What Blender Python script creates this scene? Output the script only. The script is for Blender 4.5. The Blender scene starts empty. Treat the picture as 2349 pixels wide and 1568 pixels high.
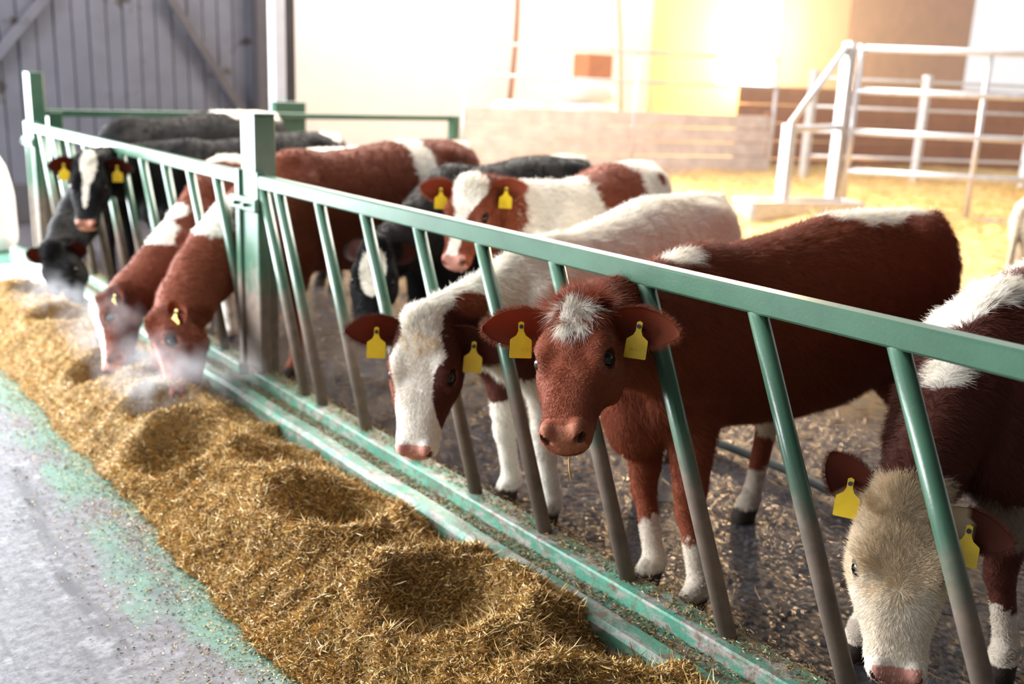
import bpy, math, random
import numpy as np

# ------------------------------------------------------------------ camera
SC = bpy.context.scene
COL = SC.collection
FPX, IW, IH = 2284.0, 2349.0, 1568.0
CAM = np.array([-2.184, 0.0, 1.72])
_a = np.array([-696.0 - IW / 2, 108.0 - IH / 2, FPX]); _a /= np.linalg.norm(_a)       # fence direction seen by the lens
_b = np.array([4000.0 - IW / 2, 108.0 + .042 * 4696 - IH / 2, FPX])
_n = np.cross(_a, _b); _n /= np.linalg.norm(_n)
if _n[1] > 0: _n = -_n
ROT = np.stack([np.cross(_a, _n), _a, _n])            # world = ROT @ (right, down, forward)

def ray(u, v):
    return ROT @ np.array([u - IW / 2, v - IH / 2, FPX])
def at_x(u, v, x):
    r = ray(u, v); return CAM + r * ((x - CAM[0]) / r[0])
def at_y(u, v, y):
    r = ray(u, v); return CAM + r * ((y - CAM[1]) / r[1])
def at_z(u, v, z):
    r = ray(u, v); return CAM + r * ((z - CAM[2]) / r[2])
def at_wall(u, v, P, Q):
    """point of an upright plane through the ground points P and Q"""
    n = np.array([-(Q[1] - P[1]), Q[0] - P[0], 0.0]); r = ray(u, v)
    t = np.dot(n, np.array([P[0], P[1], 0]) - CAM) / np.dot(n, r); return CAM + r * t
def project(P):
    c = (np.asarray(P) - CAM) @ ROT
    return np.stack([c[..., 0] / c[..., 2] * FPX + IW / 2, c[..., 1] / c[..., 2] * FPX + IH / 2, c[..., 2]], -1)

from mathutils import Matrix, Vector
cd = bpy.data.cameras.new('camera'); cam = bpy.data.objects.new('camera', cd); COL.objects.link(cam)
cd.sensor_width = 36.0; cd.lens = FPX / IW * 36.0; cd.clip_start = .05; cd.clip_end = 200
_r, _d, _f = ROT[:, 0], ROT[:, 1], ROT[:, 2]
cam.matrix_world = Matrix(((_r[0], -_d[0], -_f[0], CAM[0]), (_r[1], -_d[1], -_f[1], CAM[1]), (_r[2], -_d[2], -_f[2], CAM[2]), (0, 0, 0, 1)))
cd.dof.use_dof = True; cd.dof.focus_distance = 2.72; cd.dof.aperture_fstop = 1.7
SC.camera = cam

# ------------------------------------------------------------------ world, lights, exposure
SC.view_settings.view_transform = 'Standard'; SC.view_settings.look = 'None'
SC.view_settings.exposure = 0.42; SC.view_settings.gamma = 1.0; SC.view_settings.use_curve_mapping = False
w = bpy.data.worlds.new('sky'); SC.world = w; w.use_nodes = True
_bg = w.node_tree.nodes['Background']; _bg.inputs[0].default_value = (.97, .975, 1.0, 1); _bg.inputs[1].default_value = .78

def area(name, loc, target, sx, sy, power, color):
    l = bpy.data.lights.new(name, 'AREA'); l.shape = 'RECTANGLE'; l.size = sx; l.size_y = sy; l.energy = power; l.color = color
    o = bpy.data.objects.new(name, l); COL.objects.link(o); o.location = loc
    o.rotation_euler = (Vector(target) - Vector(loc)).to_track_quat('-Z', 'Y').to_euler(); return o
area('open_door_daylight', (-2.75, 12.5, 2.1), (-1.6, 4, .9), 4.6, 3.8, 1500, (.90, .95, 1.0))
area('roof_light_rear', (4.5, 9.5, 6.0), (1.0, 3.0, .8), 7, 4, 2200, (1.0, .91, .81))
area('far_wall_fill', (7.6, 12.6, 5.6), (8, 14.5, 1.5), 8.5, 1.6, 300, (1.0, .95, .88))  # added fill lamp that brightens the limewashed far wall
area('alley_fill', (-5.8, 8.4, 3.2), (-.3, 2.6, .8), 6, 3.4, 1500, (.95, .97, 1.0))  # added fill lamp on the alley side for the calves' faces

# ------------------------------------------------------------------ helpers
def lin(r, g, b):
    f = lambda c: ((c / 255 + .055) / 1.055) ** 2.4 if c > 10.31 else c / 255 / 12.92
    return np.array([f(r), f(g), f(b)])

class NT:
    def __init__(s, name, rough=.6, metal=0.0, spec=.5):
        s.m = bpy.data.materials.new(name); s.m.use_nodes = True; s.t = s.m.node_tree; s.b = s.t.nodes['Principled BSDF']
        s.b.inputs['Roughness'].default_value = rough; s.b.inputs['Metallic'].default_value = metal
        s.b.inputs['Specular IOR Level'].default_value = spec
        s.co = s.t.nodes.new('ShaderNodeTexCoord')
    def n(s, t, **k):
        q = s.t.nodes.new(t)
        for a, v in k.items():
            if a.startswith('i_'): q.inputs[a[2:].replace('_', ' ')].default_value = v
            else: setattr(q, a, v)
        return q
    def l(s, a, b): s.t.links.new(a, b)
    def noise(s, scale, detail=4, stretch=None, rough=.6, coord='Object'):
        q = s.n('ShaderNodeTexNoise', i_Scale=scale, i_Detail=detail, i_Roughness=rough)
        if stretch is not None:
            mp = s.n('ShaderNodeMapping'); mp.inputs['Scale'].default_value = stretch; s.l(s.co.outputs[coord], mp.inputs[0]); s.l(mp.outputs[0], q.inputs['Vector'])
        else: s.l(s.co.outputs[coord], q.inputs['Vector'])
        return q.outputs[0]
    def ramp(s, fac, stops):
        q = s.n('ShaderNodeValToRGB'); e = q.color_ramp.elements
        while len(e) < len(stops): e.new(.5)
        for i, (p, c) in enumerate(stops):
            e[i].position = p; e[i].color = (*c, 1) if len(c) == 3 else c
        s.l(fac, q.inputs[0]); return q.outputs[0]
    def step(s, fac, a, b):
        q = s.n('ShaderNodeMapRange'); s.l(fac, q.inputs[0]); q.inputs[1].default_value = a; q.inputs[2].default_value = b; return q.outputs[0]
    def mix(s, fac, a, b, mode='MIX'):
        q = s.n('ShaderNodeMix', data_type='RGBA', blend_type=mode)
        for v, k in ((fac, 0), (a, 6), (b, 7)):
            if hasattr(v, 'links'): s.l(v, q.inputs[k])
            elif k == 0: q.inputs[k].default_value = v
            else: q.inputs[k].default_value = (*v, 1)
        return q.outputs[2]
    def color(s, c):
        if hasattr(c, 'links'): s.l(c, s.b.inputs['Base Color'])
        else: s.b.inputs['Base Color'].default_value = (*c, 1)
        return s
    def bump(s, h, strength=.3, dist=.01):
        q = s.n('ShaderNodeBump', i_Strength=strength, i_Distance=dist); s.l(h, q.inputs['Height']); s.l(q.outputs[0], s.b.inputs['Normal']); return s
    def rough(s, r): s.l(r, s.b.inputs['Roughness']); return s
    def attr(s, name):
        q = s.n('ShaderNodeAttribute', attribute_name=name); return q.outputs['Color']
    def sep(s, coord='Object'):
        q = s.n('ShaderNodeSeparateXYZ'); s.l(s.co.outputs[coord], q.inputs[0]); return q.outputs

def simple(name, c, rough=.6, metal=0.0, vary=.25, scale=8, bump=.15):
    m = NT(name, rough, metal); c = np.array(c)
    nz = m.noise(scale, 5)
    m.color(m.ramp(nz, [(.3, tuple(c * (1 - vary))), (.7, tuple(np.minimum(c * (1 + vary), 1)))]))
    m.bump(m.noise(scale * 6, 3), bump, .004)
    return m.m

# -- geometry
class MB:
    def __init__(s): s.v = []; s.f = []; s.n = 0
    def add(s, v, f):
        s.v.append(np.asarray(v, float)); s.f += [tuple(i + s.n for i in q) for q in f]; s.n += len(v); return s
    def box(s, c, half, X=(1, 0, 0), Y=(0, 1, 0), Z=(0, 0, 1), bev=.004):
        c = np.array(c, float); X, Y, Z = (np.array(a, float) for a in (X, Y, Z)); hx, hy, hz = half; b = min(bev, .45 * min(half))
        rings = []
        for z, ins in ((-hz, b), (-hz + b, 0), (hz - b, 0), (hz, b)):
            x, y = hx - ins, hy - ins; k = b if ins == 0 else 0
            pts = [(-x + k, -y), (x - k, -y), (x, -y + k), (x, y - k), (x - k, y), (-x + k, y), (-x, y - k), (-x, -y + k)]
            rings.append([c + X * p[0] + Y * p[1] + Z * z for p in pts])
        v = [p for r in rings for p in r]; f = []
        for i in range(3):
            for j in range(8): f.append((i * 8 + j, i * 8 + (j + 1) % 8, i * 8 + 8 + (j + 1) % 8, i * 8 + 8 + j))
        f += [tuple(range(7, -1, -1)), tuple(range(24, 32))]
        return s.add(v, f)
    def beam(s, a, b, wx, wz, side=None, bev=.004):
        a, b = np.array(a, float), np.array(b, float); d = b - a; L = np.linalg.norm(d); d /= L
        up = np.array([0, 0, 1.0]) if side is None else np.array(side, float)
        if abs(d @ up) > .95: up = np.array([0, 1.0, 0])
        x = np.cross(up, d); x /= np.linalg.norm(x); y = np.cross(d, x)
        return s.box((a + b) / 2, (wx / 2, wz / 2, L / 2), x, y, d, bev)
    def tube(s, pts, r, n=12, caps=True):
        pts = [np.array(p, float) for p in pts]; rr = r if hasattr(r, '__len__') else [r] * len(pts)
        v = []; prev = None
        for i, p in enumerate(pts):
            d = pts[min(i + 1, len(pts) - 1)] - pts[max(i - 1, 0)]; d /= np.linalg.norm(d) + 1e-9
            if prev is None:
                x = np.cross(d, (0, 0, 1.0)) if abs(d[2]) < .9 else np.cross(d, (0, 1.0, 0))
            else: x = prev - d * (prev @ d)
            x /= np.linalg.norm(x); prev = x; y = np.cross(d, x)
            for j in range(n):
                a = 2 * math.pi * j / n; v.append(p + (x * math.cos(a) + y * math.sin(a)) * rr[i])
        f = []
        for i in range(len(pts) - 1):
            for j in range(n): f.append((i * n + j, i * n + (j + 1) % n, i * n + n + (j + 1) % n, i * n + n + j))
        if caps: f += [tuple(range(n - 1, -1, -1)), tuple(range((len(pts) - 1) * n, len(pts) * n))]
        return s.add(v, f)
    def grid(s, P):
        nu, nv = P.shape[:2]; f = []
        for i in range(nu - 1):
            for j in range(nv - 1): f.append((i * nv + j, i * nv + nv + j, i * nv + nv + j + 1, i * nv + j + 1))
        return s.add(P.reshape(-1, 3), f)
    def obj(s, name, mat, parent=None, smooth=None, color=None):
        v = np.concatenate(s.v); o = np.zeros(3) if parent is None else np.array(WORLD[parent.name])
        return mesh_obj(name, v - o, s.f, mat, parent, smooth, color)

WORLD = {}
def mesh_obj(name, v, f, mat, parent=None, smooth=None, color=None, loc=None):
    me = bpy.data.meshes.new(name); 
    if isinstance(f, np.ndarray):
        me.vertices.add(len(v)); me.vertices.foreach_set('co', np.ascontiguousarray(v, np.float32).ravel())
        k = f.shape[1]; me.loops.add(f.size); me.loops.foreach_set('vertex_index', f.ravel().astype(np.int32))
        me.polygons.add(len(f)); me.polygons.foreach_set('loop_start', np.arange(0, f.size, k, dtype=np.int32)); me.update(calc_edges=True)
    else: me.from_pydata([tuple(p) for p in v], [], f)
    if color is not None:
        a = me.color_attributes.new('coat', 'FLOAT_COLOR', 'POINT'); a.data.foreach_set('color', np.concatenate([color, np.ones((len(color), 1))], 1).astype(np.float32).ravel())
    if smooth is True: me.shade_smooth()
    elif smooth: 
        me.shade_smooth(); me.set_sharp_from_angle(angle=math.radians(smooth))
    me.materials.append(mat); me.update()
    ob = bpy.data.objects.new(name, me); COL.objects.link(ob)
    if parent is not None:
        ob.parent = parent; WORLD[ob.name] = WORLD[parent.name]
    else: WORLD[ob.name] = np.zeros(3)
    if loc is not None:
        ob.location = loc
        if parent is None: WORLD[ob.name] = np.array(loc, float)
    return ob
def tag(o, label=None, cat=None, group=None, kind=None):
    for k, v in (('label', label), ('category', cat), ('group', group), ('kind', kind)):
        if v: o[k] = v
    return o
def thing(name, label, cat, loc, group=None, kind=None):
    o = bpy.data.objects.new(name, None); COL.objects.link(o); o.location = loc; o.empty_display_size = .2
    WORLD[o.name] = np.array(loc, float); return tag(o, label, cat, group, kind)
def struct(name, mb, mat, label=None, cat=None, smooth=None):
    return tag(mb.obj(name, mat, None, smooth), label, cat, None, 'structure')

_rs = np.random.RandomState(5)
_K = _rs.normal(size=(24, 3)); _PH = _rs.uniform(0, 6.28, 24)
def noise3(p, freq, seed=0):
    """smooth pseudo noise about -1..1"""
    out = np.zeros(len(p)); R = np.random.RandomState(seed)
    for o in range(3):
        K = R.normal(size=(6, 3)) * freq * 2 ** o; ph = R.uniform(0, 6.28, 6)
        out += np.sin(p @ K.T + ph).sum(1) / 6 * 1.6 * .6 ** o
    return out / 1.3
def strands(name, P, D, L, Wd, cols, mat, parent=None, bend=.15, seed=1):
    """flat blades as quads bent once: P roots, D unit directions, L lengths, Wd widths"""
    n = len(P); R = np.random.RandomState(seed)
    up = R.normal(size=(n, 3)); s = np.cross(D, up); s /= np.linalg.norm(s, axis=1, keepdims=True) + 1e-9
    nb = np.cross(s, D)
    L = L[:, None]; s = s * Wd[:, None] * .5
    m = P + D * L * .5 + nb * L * bend * R.uniform(-1, 1, (n, 1)); e = P + D * L
    v = np.stack([P - s, P + s, m - s, m + s, e], 1).reshape(-1, 3)
    b = np.arange(n)[:, None] * 5
    f = np.concatenate([b + np.array([[0, 1, 3]]), b + np.array([[0, 3, 2]]), b + np.array([[2, 3, 4]])])
    c = np.repeat(cols, 5, axis=0)
    if parent is not None: v = v - WORLD[parent.name]
    return mesh_obj(name, v, f.astype(np.int32), mat, parent, None, c)

# ------------------------------------------------------------------ materials
GREEN = lin(66, 100, 80)
def m_green():
    m = NT('green_paint', .35)
    s = m.sep('Generated'); 
    wz = m.n('ShaderNodeNewGeometry'); sp = m.n('ShaderNodeSeparateXYZ'); m.l(wz.outputs['Position'], sp.inputs[0])
    base = m.ramp(m.noise(5, 6), [(.3, tuple(GREEN * .8)), (.7, tuple(GREEN * 1.15))])
    dirt = m.ramp(m.noise(14, 6), [(.25, tuple(lin(92, 82, 74))), (.75, tuple(lin(128, 112, 98)))])
    h = m.n('ShaderNodeMapRange'); m.l(sp.outputs[2], h.inputs[0]); h.inputs[1].default_value = .85; h.inputs[2].default_value = .35; 
    q = m.n('ShaderNodeMath', operation='MULTIPLY_ADD'); m.l(m.noise(7, 6), q.inputs[0]); q.inputs[1].default_value = 1.0; m.l(h.outputs[0], q.inputs[2])
    sub = m.step(q.outputs[0], .72, 1.15)
    c = m.mix(sub, base, dirt)
    rust = m.step(m.noise(26, 6, rough=.7), .66, .70)
    c = m.mix(rust, c, lin(140, 92, 60))
    m.color(c); m.bump(m.noise(120, 3), .12, .003); m.rough(m.ramp(sub, [(0, (.28, .28, .28)), (1, (.75, .75, .75))]))
    return m.m
def m_kerb():
    m = NT('worn_green_kerb', .5)
    base = m.ramp(m.noise(4, 6), [(.3, tuple(lin(54, 116, 96))), (.7, tuple(lin(88, 150, 126)))])
    worn = m.step(m.noise(9, 7, stretch=(3, 1, 3), rough=.7), .47, .60); dirt = m.step(m.noise(22, 7, rough=.75), .50, .62)
    m.color(m.mix(dirt, m.mix(worn, base, lin(150, 142, 136)), lin(104, 90, 76))); m.bump(m.noise(60, 5), .35, .006); return m.m
def m_alley():
    m = NT('alley_concrete', .42, spec=.22)
    x = m.sep()[0]
    n1 = m.noise(2.2, 7); n2 = m.noise(30, 6, rough=.75); ns = m.noise(9, 6, stretch=(1, .12, 1))
    base = m.ramp(n1, [(.3, tuple(lin(52, 53, 60))), (.55, tuple(lin(74, 75, 83))), (.75, tuple(lin(100, 101, 109)))])
    base = m.mix(.6, base, m.ramp(n2, [(.38, tuple(lin(40, 40, 45))), (.62, tuple(lin(116, 117, 124)))]), 'MIX')
    base = m.mix(m.step(ns, .52, .62), base, lin(52, 53, 61)); base = m.mix(m.step(m.noise(6, 8, rough=.75), .55, .7), base, lin(132, 133, 140))
    g = m.n('ShaderNodeMath', operation='MULTIPLY_ADD'); m.l(m.noise(3.2, 7, stretch=(1.6, .7, 1)), g.inputs[0]); g.inputs[1].default_value = .9; m.l(x, g.inputs[2])
    green = m.step(g.outputs[0], -.80, -.64)
    c = m.mix(green, base, m.ramp(n2, [(.25, tuple(lin(54, 94, 80))), (.75, tuple(lin(80, 120, 106)))]))
    m.color(c); m.bump(n2, .4, .006); m.rough(m.ramp(n1, [(.3, (.38, .38, .38)), (.7, (.6, .6, .6))])); return m.m
def m_wet():
    m = NT('wet_pen_floor', .2, spec=.8)
    n1 = m.noise(3, 7); n2 = m.noise(28, 7, rough=.75)
    c = m.ramp(n1, [(.3, tuple(lin(46, 42, 50))), (.7, tuple(lin(80, 73, 82)))])
    c = m.mix(.5, c, m.ramp(n2, [(.3, tuple(lin(34, 31, 38))), (.7, tuple(lin(96, 88, 96)))]))
    n3 = m.mix(.5, n2, m.noise(60, 5, rough=.7)); m.color(c); m.bump(n3, 1.0, .2); m.rough(m.ramp(m.noise(11, 5), [(.35, (.06, .06, .06)), (.65, (.26, .26, .26))])); return m.m
def m_attr(name, rough=.7, trans=False, spec=.3):
    m = NT(name, rough, spec=spec); m.color(m.attr('coat')); return m.m
def m_clad():
    m = NT('grey_cladding', .55); c = lin(82, 82, 93)
    b = m.ramp(m.noise(3, 5), [(.3, tuple(c * .85)), (.7, tuple(c * 1.15))])
    m.color(m.mix(m.step(m.noise(1.9, 5, stretch=(1, 1, 1.4)), .64, .70), b, lin(48, 42, 42))); m.bump(m.noise(18, 3), .2, .004); return m.m
M = dict(
    green=m_green(), kerb=m_kerb(), alley=m_alley(), wet=m_wet(),
    straw=m_attr('straw_blades', .55), feedbits=m_attr('feed_bits', .6),
    feed=simple('feed_mash', lin(146, 118, 72), .85, 0, .5, 40, .9),
    bedding=simple('straw_bedding', lin(206, 170, 110), .8, 0, .25, 12, .8),
    grey_board=m_clad(),
    dark_trim=simple('dark_trim', lin(62, 58, 62), .6, 0, .2, 4, .2),
    white_wall=simple('limewashed_wall', lin(240, 236, 234), .8, 0, .03, 2, .2),
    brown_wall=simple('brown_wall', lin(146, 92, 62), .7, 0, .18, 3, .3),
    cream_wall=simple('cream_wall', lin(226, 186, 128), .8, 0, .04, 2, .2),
    galv=simple('galvanised_steel', lin(200, 198, 200), .35, .55, .12, 14, .1),
    wood=simple('weathered_boards', lin(196, 180, 174), .75, 0, .18, 6, .4),
    steel=simple('painted_column', lin(214, 214, 222), .4, 0, .08, 5, .1),
    white_plastic=simple('white_woven_plastic', lin(236, 234, 230), .6, 0, .05, 12, .3),
    pipe=simple('dark_hose', lin(30, 38, 34), .75, 0, .2, 12, .1),
    tan=simple('tan_pipe', lin(150, 104, 80), .6, 0, .1, 8, .1),
    carton=simple('brown_carton', lin(182, 110, 66), .8, 0, .12, 8, .1),
    ear_tag=simple('yellow_tag_plastic', lin(236, 200, 38), .4, 0, .06, 30, .05),
    stud=simple('dark_stud', lin(50, 56, 78), .4, 0, .1, 20, .05),
)
# ------------------------------------------------------------------ unseen wall and slab added round the viewer to block sky light
q = MB(); q.box((-1.0, -3.6, 2.1), (9, .1, 2.1)); struct('wall_blocker', q, M['dark_trim'], 'unseen dark barn wall added behind the viewer to block sky light', 'wall')
q = MB(); q.box((0, -.4, 4.3), (10, 3.3, .08)); struct('ceiling_blocker', q, M['grey_board'], 'unseen boarded slab added over the near end to block sky light', 'ceiling_blocker')
# ------------------------------------------------------------------ floors, kerb, walls
def floor(name, x0, x1, y0, y1, z, mat, label, n=(40, 40)):
    X, Y = np.meshgrid(np.linspace(x0, x1, n[0]), np.linspace(y0, y1, n[1]), indexing='ij')
    mb = MB(); mb.grid(np.stack([X, Y, np.full_like(X, z)], -1)); return struct(name, mb, mat, label, 'floor')
floor('floor_alley', -9, -.14, -3, 14, 0, M['alley'], 'grey concrete feed alley floor with worn green paint strip')
gx = np.concatenate([np.linspace(-.14, .1, 6), np.arange(.112, 2.6, .012), np.linspace(2.62, 16, 60)]); gy = np.concatenate([np.linspace(-3, .6, 16), np.arange(.612, 5.4, .013), np.linspace(5.45, 14, 60)])
X, Y = np.meshgrid(gx, gy, indexing='ij'); pp = np.stack([X, Y, 0 * X], -1).reshape(-1, 3); nearf = np.clip((2.7 - X) / .4, 0, 1) * np.clip((5.5 - Y) / .5, 0, 1) * np.clip((X - .1) / .1, 0, 1)
Zf = (-.004 + .0035 * noise3(pp, 45, 41) + .003 * noise3(pp, 110, 42)).reshape(X.shape) * nearf
mb = MB(); mb.grid(np.stack([X, Y, Zf], -1)); tag(mb.obj('floor_pen', M['wet'], None, True), 'wet dark muddy concrete floor of the calf pen', 'floor', None, 'structure')

kb = MB()
KERB = [(-.235, -.05), (-.222, .105), (-.205, .122), (-.150, .124), (-.135, .10), (-.10, .10), (-.09, .10), (.09, .10), (.12, .07), (.13, -.05)]
ys = np.linspace(-2.0, 9.6, 40); P = np.array([[(x, y, z + .004 * math.sin(7 * y + 3 * x)) for (x, z) in KERB] for y in ys]); kb.grid(P)
kerb = struct('trim_1', kb, M['kerb'], 'low green painted concrete kerb under the feed fence', 'kerb', 40)

# grey boarded end wall with diagonal braces
WA, WB = (-1.2, 12.0), (3.35, 12.0)
wall = MB(); wall.box((1.5, 12.1, 2.2), (1.9, .05, 2.2)); wall_end = struct('wall_end', wall, M['dark_trim'], 'dark grey boarded end wall with diagonal braces', 'wall')
x = -.4; rr = random.Random(3); k = 0
while x < 3.2:
    wd = .185; b = MB(); b.box((x + wd / 2, 12.03 - .012 * (k % 2), 2.4), (wd / 2 - .006, .02, 1.98)); b.obj('board', M['grey_board'], wall_end); x += wd; k += 1
for a, b_ in (((380, -20), (560, 262)), ((115, -20), (-60, 190))):
    pa, pb = at_y(*a, 11.93), at_y(*b_, 11.93); q = MB(); q.beam(pa, pb, .10, .05, (0, 1, 0)); q.obj('brace', M['dark_trim'] if a[0] > 200 else M['grey_board'], wall_end)
q = MB(); q.box((1.5, 11.95, .21), (1.9, .05, .21)); q.obj('plinth', M['dark_trim'], wall_end)
q = MB(); q.box((3.28, 11.9, 2.2), (.11, .09, 2.2)); q.obj('end_post', M['dark_trim'], wall_end)

# bright far wall: limewash left, cream with a window, brown panel, open bay
YF = 14.5
def fx(u, v=60): return at_y(u, v, YF)[0]
xw0, xw1 = fx(1655), fx(1790); zw0 = at_y(1650, 197, YF)[2]; zw1 = at_y(1790, 2, YF)[2]
xb0, xb1 = fx(1948), fx(2226); xc = fx(1508)
def wallbox(name, mat, x0, x1, z0, z1, label=None, parent=None, y=YF, t=.12):
    b = MB(); b.box(((x0 + x1) / 2, y + t, (z0 + z1) / 2), ((x1 - x0) / 2, t, (z1 - z0) / 2), bev=.002)
    return struct(name, b, mat, label, 'wall') if parent is None else b.obj(name, mat, parent)
wf = wallbox('wall_far', M['white_wall'], 2.6, xc, 0, 5.2, 'bright limewashed far wall behind the wooden partition')
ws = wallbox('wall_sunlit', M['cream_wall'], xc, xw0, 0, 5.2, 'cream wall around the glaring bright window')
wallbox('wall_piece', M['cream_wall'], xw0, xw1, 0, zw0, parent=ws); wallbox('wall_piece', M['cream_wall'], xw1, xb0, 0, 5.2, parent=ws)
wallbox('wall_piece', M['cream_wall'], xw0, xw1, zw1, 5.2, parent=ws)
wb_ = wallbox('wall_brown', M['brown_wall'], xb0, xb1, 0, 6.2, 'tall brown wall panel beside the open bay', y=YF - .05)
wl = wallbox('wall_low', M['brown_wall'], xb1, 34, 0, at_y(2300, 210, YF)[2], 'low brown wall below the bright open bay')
q = MB(); q.box((xc, YF - .1, 2.6), (.14, .1, 2.6)); q.obj('pilaster', M['cream_wall'], ws)
win = thing('window_1', 'glaring white window in the cream far wall', 'window', ((xw0 + xw1) / 2, YF, zw0), kind='structure')
fm = MB()
for (a, b_) in (((xw0, zw0), (xw1, zw0)), ((xw0, zw1), (xw1, zw1)), ((xw0, zw0), (xw0, zw1)), ((xw1, zw0), (xw1, zw1))):
    fm.beam((a[0], YF + .1, a[1]), (b_[0], YF + .1, b_[1]), .06, .06)
fm.obj('window_frame', M['white_plastic'], win)
pm = NT('sunlit_pane', .3); pm.color((1, 1, 1)); pm.b.inputs['Emission Color'].default_value = (1, .97, .90, 1); pm.b.inputs['Emission Strength'].default_value = 5
q = MB(); q.box(((xw0 + xw1) / 2, YF + .12, (zw0 + zw1) / 2), ((xw1 - xw0) / 2, .006, (zw1 - zw0) / 2)); q.obj('pane', pm.m, win)
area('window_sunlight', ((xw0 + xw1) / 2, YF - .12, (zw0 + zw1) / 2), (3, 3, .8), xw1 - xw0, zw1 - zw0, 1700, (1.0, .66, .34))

# steel column
colx = at_y(645, 120, 9.62)[0]
t = thing('steel_column', 'pale steel column rising behind the black calves', 'column', (colx, 9.62, 0))
q = MB(); q.box((colx - .045, 9.62, 2.2), (.06, .07, 2.2)); q.obj('shaft', M['steel'], t)
q = MB(); q.box((colx + .09, 9.64, 2.2), (.05, .05, 2.2)); q.obj('flange', M['dark_trim'], t)
q = MB(); q.box((colx + .04, 9.56, 1.28), (.17, .05, .15)); q.obj('bracket', M['green'], t)

# ------------------------------------------------------------------ feed fence
BAR_DY, ZT, ZB = .427, 1.145, .10
def fence_panel(y0, y1, tops, label):
    t = thing('feed_fence', label, 'fence', (0, (y0 + y1) / 2, 0), 'green feed fence panels')
    q = MB(); q.box((0, (y0 + y1) / 2, 1.172), (.03, (y1 - y0) / 2, .034), bev=.007); q.obj('top_rail', M['green'], t, 30)
    q = MB(); q.box((-.005, (y0 + y1) / 2, .122), (.055, (y1 - y0) / 2, .035), bev=.006); q.obj('base_rail', M['kerb'], t, 30)
    for yt in tops:
        yb = yt - BAR_DY * (ZT - ZB) / .99
        if yb < y0 + .02:                       # bar ends against the post
            f = (yt - y0 - .03) / (yt - yb); zb = ZT - (ZT - ZB) * f; yb = y0 + .03
        else: zb = .14
        q = MB(); q.tube([(0, yt, ZT + .005), (0, yb, zb)], .027, 16); q.obj('bar', M['green'], t, True)
    return t
fence_panel(-1.4, 4.84, [4.616 - .4225 * k for k in range(13)] + [4.80], 'long green feed fence with slanting bars nearest the camera')
fence_panel(5.03, 9.36, [5.40, 5.80, 6.21, 6.63, 7.05, 7.47, 7.89, 8.31, 8.73, 9.14], 'shorter green feed fence with slanting bars beyond the middle post')
def post(y, ztop, label, clamp=True):
    t = thing('fence_post', label, 'post', (0.03, y, 0), 'green square fence posts')
    q = MB(); q.box((.04, y, ztop / 2), (.058, .085, ztop / 2), bev=.006); q.obj('shaft', M['green'], t, 30)
    q = MB(); q.box((.04, y, ztop + .004), (.06, .087, .006), bev=.003); q.obj('cap', M['green'], t)
    for dy in (-.115, .115):
        q = MB(); q.box((-.005, y + dy, .62), (.03, .028, .60), bev=.006); q.obj('end_tube', M['green'], t, 30)
    q = MB(); q.box((-.04, y, 1.05), (.018, .16, .035), bev=.008); q.obj('clamp', M['green'], t, 30)
    for dy in (-.06, .06):
        q = MB(); q.tube([(-.055, y + dy, 1.05), (-.085, y + dy, 1.05)], .013, 6); q.obj('bolt', M['green'], t)
post(4.935, 1.50, 'green square post in the middle of the feed fence')
post(9.43, 1.62, 'green square post at the far corner of the feed fence')
# pen end rail
t = thing('pen_end_rail', 'thin green rail closing the far end of the pen', 'rail', (2.3, 9.5, 0))
q = MB(); q.beam((.1, 9.5, 1.29), (4.45, 9.5, 1.29), .05, .06); q.obj('rail', M['green'], t)
q = MB(); q.beam((.1, 9.5, .62), (4.45, 9.5, .62), .05, .06); q.obj('rail', M['green'], t)
q = MB(); q.box((4.47, 9.5, .66), (.05, .05, .66)); q.obj('post', M['green'], t)
q = MB(); q.box((.20, 9.5, .65), (.06, .05, .65)); q.obj('post', M['green'], t)

# ------------------------------------------------------------------ wooden partition with tubular railing
k7 = .71
def near(p): return CAM + (np.array([p[0], p[1], 0]) - CAM) * k7
PA, PB = near((9.02, 15.69)), near((15.65, 13.63))
ex = (PB - PA) / np.linalg.norm(PB - PA); ex[2] = 0; ex /= np.linalg.norm(ex); ny = np.array([ex[1], -ex[0], 0])
ztop = at_wall(1065, 243, PA, PB)[2]; plen = np.linalg.norm((PB - PA)[:2])
t = thing('board_partition', 'weathered horizontal board partition topped by a tube railing', 'partition', (PA[0], PA[1], 0))
nb = 5
for i in range(nb):
    z0 = .36 + (ztop - .36) * i / nb; z1 = .36 + (ztop - .36) * (i + 1) / nb
    c = PA + ex * plen / 2; q = MB(); q.box((c[0], c[1], (z0 + z1) / 2), (plen / 2, .02 + .004 * (i % 2), (z1 - z0) / 2 - .006), ex, ny, (0, 0, 1)); q.obj('board', M['wood'], t)
zr1 = at_wall(1070, 97, PA, PB)[2]; zr2 = at_wall(1070, 170, PA, PB)[2]
for s_ in (0, plen * .52, plen):
    c = PA + ex * s_; q = MB(); q.tube([(c[0], c[1], 0), (c[0], c[1], zr1)], .03, 10); q.obj('post', M['galv'], t, True)
for z in (zr1, zr2):
    q = MB(); q.tube([PA * (1, 1, 0) + (0, 0, z), PB * (1, 1, 0) + (0, 0, z)], .022, 10); q.obj('rail', M['galv'], t, True)
q = MB(); c = PA + ex * (plen - .05) - ny * .05; q.beam((c[0], c[1], .3), (c[0], c[1], ztop + .05), .12, .12); q.obj('end_post', M['brown_wall'], t)

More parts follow.
